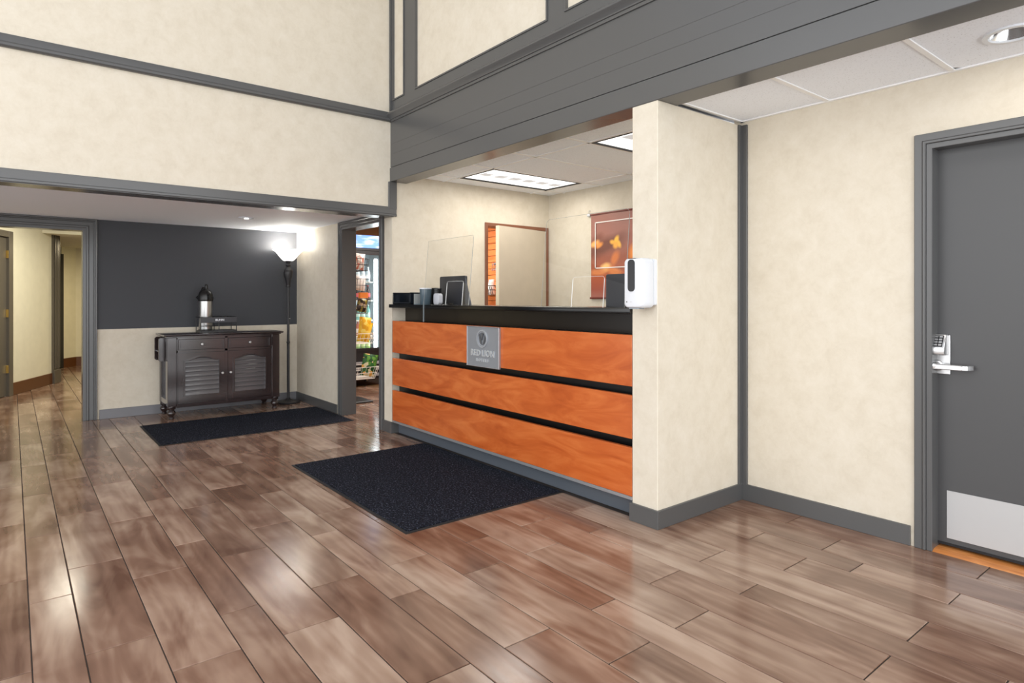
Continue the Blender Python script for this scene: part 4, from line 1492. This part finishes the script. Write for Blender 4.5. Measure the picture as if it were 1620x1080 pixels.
mb = MB().tube([(ac[0] + .06, ac[1] + .012, ac[2] + .395), (ac[0] + .105, ac[1] + .016, ac[2] + .385), (ac[0] + .115, ac[1] + .017, ac[2] + .350)], .011, 10)
build('spout', mb, 'blackplastic', ap)
mb = MB()
mb.tube([(ac[0], ac[1] - .076, ac[2] + .36)] + [(ac[0] - .06 * math.sin(PI * k / 10) - .02, ac[1] - .085 * math.cos(PI * k / 10), ac[2] + .37 + .03 * math.sin(PI * k / 10)) for k in range(11)] + [(ac[0], ac[1] + .076, ac[2] + .36)], .007, 8)
build('handle', mb, 'blackplastic', ap)

# ------------------------------------------------------------------ floor lamp
LX, LY = -7.60, 2.614
fl = thing('floor_lamp', (LX, LY, 0), 'black torchiere floor lamp with lit white glass shade in the alcove corner', 'floor lamp')
build('base', MB().lathe([(.135, 0), (.140, .008), (.130, .022), (.06, .034), (.028, .05), (.022, .06)], (LX, LY, 0), 32), 'lampmetal', fl)
build('pole', MB().lathe([(.016, .05), (.016, .72), (.020, .725), (.020, .74), (.015, .745), (.015, 1.43)], (LX, LY, 0), 16), 'lampmetal', fl)
build('finial_stem', MB().lathe([(.020, 1.40), (.028, 1.405), (.028, 1.42), (.022, 1.425), (.026, 1.45), (.040, 1.50), (.054, 1.555), (.056, 1.585), (.048, 1.612), (.026, 1.630), (.020, 1.645),
                                 (.028, 1.655), (.030, 1.672), (.024, 1.68), (.034, 1.715), (.040, 1.722)], (LX, LY, 0), 24), 'lampmetal', fl)
mb = MB()
t_ = bmesh.new()
prof = [(.050, 1.716), (.062, 1.722), (.085, 1.745), (.110, 1.775), (.128, 1.800), (.150, 1.825), (.178, 1.843), (.184, 1.846),
        (.180, 1.850), (.146, 1.832), (.122, 1.806), (.104, 1.780), (.080, 1.752), (.056, 1.730)]
n = 40
R_ = [[t_.verts.new((LX + r * math.cos(2 * PI * k / n), LY + r * math.sin(2 * PI * k / n), z)) for k in range(n)] for r, z in prof]
for a, b_ in zip(R_, R_[1:]):
    for k in range(n):
        t_.faces.new((a[k], a[(k + 1) % n], b_[(k + 1) % n], b_[k]))
t_.faces.new(R_[0][::-1])
t_.faces.new(R_[-1])
mb._merge(t_)
build('lamp_shade', mb, 'shade', fl, label='lit white glass shade')
build('switch', MB().lathe([(.005, 0), (.005, .02), (.003, .022)], (0, 0, 0), 8, Matrix.Translation((LX + .01, LY + .01, 1.02)) @ Matrix.Rotation(PI / 2, 4, 'Y')), 'nickel', fl)
point_light('floor_lamp_bulb', (LX, LY, 1.865), 13, (1, 0.96, 0.88), 0.05)

# ------------------------------------------------------------------ shop: fridge, bottles, snack rack
FX = -8.2
FY0, FY1 = 3.48, 4.26
fg = thing('drinks_fridge', (-8.55, 3.87, 0), 'upright glass door drinks fridge with lit blue header inside the shop', 'fridge')
mb = MB()
mb.box(-8.9, FX - .03, FY0, FY0 + .03, .45, 2.0).box(-8.9, FX - .03, FY1 - .03, FY1, .45, 2.0)
mb.box(-8.9, -8.87, FY0, FY1, .45, 2.0).box(-8.9, FX - .03, FY0, FY1, 1.93, 2.0)
mb.box(-8.9, FX - .03, FY0, FY1, .12, .53)
build('cabinet', mb, 'fridgeblack', fg)
mb = MB()
mb.box(-8.866, -8.86, FY0 + .031, FY1 - .031, .53, 1.93).box(-8.86, FX - .04, FY0 + .031, FY0 + .035, .53, 1.93).box(-8.86, FX - .04, FY1 - .035, FY1 - .031, .53, 1.93)
build('liner', mb, 'fridgein', fg)
build('header_sign', MB().box(-8.5, FX + .01, FY0, FY1, 1.975, 2.155, .004), 'bluesign', fg, label='lit blue header with white wisps')
build('header_rail', MB().box(-8.4, FX + .02, FY0, FY1, 1.935, 1.975, .004), 'fridgeblack', fg)
build('door_frame', MB().ring([(FY0, .53), (FY1, .53), (FY1, 1.935), (FY0, 1.935)], [(FY0 + .05, .56), (FY1 - .14, .56), (FY1 - .14, 1.88), (FY0 + .05, 1.88)], 'X', FX - .02, FX + .012), 'fridgeblack', fg)
build('pane', MB().box(FX - .008, FX - .004, FY0 + .05, FY1 - .14, .56, 1.88), 'glass', fg, label='clear glass door pane')
build('light_tube', MB().box(FX - .055, FX - .03, 4.058, 4.112, .56, 1.83, .008), 'fridgelight', fg, label='white light tube')
shz = (1.50, 1.235, 0.955, 0.73, 0.54)
for z in shz:
    build('shelf', MB().box(-8.86, FX - .06, FY0 + .036, 4.05, z - .014, z, .003), 'wirewhite', fg)
for k in range(3):
    z = .155 + k * .085
    build('grille_slat', MB().box(FX - .03, FX + .004, FY0 + .02, FY1 - .02, z, z + .040, .003), plain('grille_grey', L(150, 150, 152), 0.4), fg)
build('readout', MB().box(FX - .03, FX - .024, 3.985, 4.035, .425, .450, .003), 'redglow', fg, label='red temperature display')
for (x, y) in ((-8.25, FY0 + .06), (-8.25, FY1 - .06), (-8.8, FY0 + .06), (-8.8, FY1 - .06)):
    build('foot', MB().lathe([(.03, 0), (.03, .02), (.018, .03), (.018, .125)], (x, y, 0), 10), 'chrome', fg)


def bottle(name, cat, body, cap, h, r):
    t = thing(name, (0, 0, 0), 'bottle', cat)
    build('body', MB().lathe([(r * .9, 0), (r, .006), (r, h * .55), (r * .92, h * .62), (r * .42, h * .86), (r * .40, h * .93)], (0, 0, 0), 14), body, t)
    build('label_band', MB().lathe([(r * 1.02, h * .22), (r * 1.02, h * .48)], (0, 0, 0), 14), cap, t)
    build('cap', MB().lathe([(r * .44, h * .93), (r * .44, h), (r * .4, h)], (0, 0, 0), 10), cap, t)
    return t


clear = plain('clear_bottle', L(196, 214, 224), 0.1)
kinds = [('clear water bottle', clear, plain('white_cap', L(235, 240, 244), 0.4), 'top shelf'),
         ('dark red-labelled bottle', plain('cola', L(46, 30, 32), 0.15), plain('red_label', L(206, 70, 76), 0.4), 'second shelf'),
         ('teal soft drink bottle', plain('teal_drink', L(120, 186, 178), 0.15), plain('mint_label', L(186, 222, 214), 0.4), 'third shelf'),
         ('amber bottle with pale label', plain('amber_drink', L(186, 104, 80), 0.15), plain('cream_label', L(244, 236, 226), 0.4), 'fourth shelf'),
         ('green soda bottle', plain('green_drink', L(150, 192, 110), 0.15), plain('lime_label', L(206, 228, 160), 0.4), 'bottom shelf')]
for (nm, bm_, cm_, shf), z in zip(kinds, shz):
    proto = None
    for k in range(3):
        for d_ in range(1):
            loc = (FX - .12 - d_ * .08, 3.845 + k * .079, z)
            lab = '%s on the %s of the fridge, %s' % (nm, shf, ('farthest from the light', 'middle of three', 'nearest the light')[k])
            grp = 'bottles on the %s of the fridge' % shf
            if proto is None:
                proto = bottle('drink_bottle', 'bottle', bm_, cm_, .215 if z > .6 else .17, .034)
                proto['label'] = lab
                proto['group'] = grp
                proto.location = loc
            else:
                copy_tree(proto, loc, lab, grp)

RX = -7.2
sr = thing('snack_rack', (RX, 3.26, 0), 'wire snack rack with stacked baskets just inside the shop doorway', 'rack')
build('pole', MB().lathe([(.014, 0), (.014, 1.86)], (RX, 3.26, 0), 10), 'wireblack', sr)
build('base', MB().box(RX - .22, RX + .20, 3.06, 3.44, 0.0, .02, .004), 'wireblack', sr)


def basket(z0, z1, y1, mat, lip):
    mb_ = MB()
    x0, x1, ya = RX - .16, RX + .16, 3.10
    yb0 = y1 - lip
    for z, yy in ((z0, yb0), (z1, y1), ((z0 + z1) / 2, (yb0 + y1) / 2)):
        mb_.tube([(x0, ya, z), (x1, ya, z), (x1, yy, z), (x0, yy, z), (x0, ya, z)], .0035, 5)
    nn_ = 8
    for k in range(nn_ + 1):
        u = k / nn_
        mb_.tube([(x1, ya + (yb0 - ya) * u, z0), (x1, ya + (y1 - ya) * u, z1)], .0022, 5)
        mb_.tube([(x0 + (x1 - x0) * u, yb0, z0), (x0 + (x1 - x0) * u, y1, z1)], .003, 5)
        mb_.tube([(x0 + (x1 - x0) * u, ya, z0), (x0 + (x1 - x0) * u, yb0, z0)], .003, 5)
    build('basket', mb_, mat, sr)


basket(1.60, 1.745, 3.405, 'wireblack', .02)
basket(1.345, 1.50, 3.405, 'wireblack', .02)
basket(1.08, 1.26, 3.43, 'wireblack', .05)
basket(0.715, 0.835, 3.50, 'wirewhite', .05)
basket(0.285, 0.425, 3.535, 'wirewhite', .06)


def bag(c, wd, ht, th, mat, label, tilt=0.0, name='snack_bag'):
    t_ = bmesh.new()
    nu, nv = 8, 8
    G = {}
    for s_ in (1, -1):
        for i in range(nu + 1):
            for j in range(nv + 1):
                u, v = i / nu * 2 - 1, j / nv * 2 - 1
                bul = max(0, (1 - u * u) * (1 - abs(v) ** 2.5)) ** 0.7
                G[s_, i, j] = t_.verts.new((s_ * bul * th / 2 + .0008 * s_, u * wd / 2 * (1 - .05 * (1 - v * v)), (v + 1) / 2 * ht))
        for i in range(nu):
            for j in range(nv):
                t_.faces.new([G[s_, i, j], G[s_, i + 1, j], G[s_, i + 1, j + 1], G[s_, i, j + 1]])
    mb_ = MB()
    mb_._merge(t_, Matrix.Translation(c) @ Matrix.Rotation(tilt, 4, 'X'))
    return build(name, mb_, mat, label=label, cat='snack bag')


bag((RX + .08, 3.36, .735), .16, .30, .07, 'yellowbag', 'yellow foil snack bag standing in front in the upper white basket', -.12)
bag((RX - .02, 3.42, .735), .14, .24, .07, 'yellowbag', 'yellow foil snack bag behind the other yellow one', -.25)
bag((RX + .09, 3.41, .31), .20, .27, .08, 'greenbag', 'green and cream snack bag in the lowest white basket', -.2)
bag((RX + .06, 3.30, 1.615), .16, .20, .06, 'mixbag', 'pink and white snack packet in the top black basket', -.1)
bag((RX + .06, 3.32, 1.36), .15, .18, .06, 'whitebag', 'white snack packet in the second black basket', -.1)
bag((RX + .06, 3.34, 1.10), .14, .17, .06, 'darkbag', 'brown snack packet in the third black basket', -.2)
build('snack_box', MB().box(RX + .10, RX + .155, 3.29, 3.395, 1.275, 1.345, .002), 'orangebag', label='small orange box hooked below the second black basket', cat='box')
bpy.data.objects['snack_box'].location.z = 1.2655 + 0.0

# hooks and packets on the orange slatwall
hk = thing('price_hooks', (-7.0, 5.34, 1.66), 'row of grey display hooks on the orange slatwall', 'hooks')
build('rail', MB().box(-7.08, -6.78, 5.335, 5.352, 1.745, 1.765, .002), 'silver', hk)
for k in range(7):
    xx = -7.06 + k * .042
    build('hook', MB().tube([(xx, 5.342, 1.755), (xx, 5.30, 1.75), (xx, 5.29, 1.665), (xx, 5.30, 1.655)], .008, 6), plain('hook_grey', L(130, 136, 146), 0.35), hk)
wb = thing('hanging_basket', (-7.0, 5.25, 1.3), 'black wire basket of white packets hung on the orange slatwall', 'basket')
mb = MB()
for z, yy in ((1.44, 5.12), (1.38, 5.14), (1.31, 5.16)):
    mb.tube([(-7.2, 5.34, z), (-6.86, 5.34, z), (-6.86, yy, z), (-7.2, yy, z), (-7.2, 5.34, z)], .005, 5)
for k in range(9):
    xx = -7.2 + k * .0425
    mb.tube([(xx, 5.12, 1.44), (xx, 5.16, 1.31), (xx, 5.34, 1.31)], .004, 5)
mb.tube([(-6.86, 5.345, 1.44), (-6.86, 5.353, 1.5)], .005, 5)
mb.tube([(-7.2, 5.345, 1.44), (-7.2, 5.353, 1.5)], .005, 5)
build('wire', mb, 'wireblack', wb)
for k in range(4):
    b = bag((-7.14 + k * .075, 5.22 - (k % 2) * .03, 1.316), .10, .21 - .02 * (k % 3), .05, 'whitebag', 'white packet in the hanging wire basket, %s' % ('leftmost of four', 'second from the left', 'third from the left', 'rightmost of four')[k], .05 * (k - 1.5))
    b['group'] = 'white packets in the hanging basket'
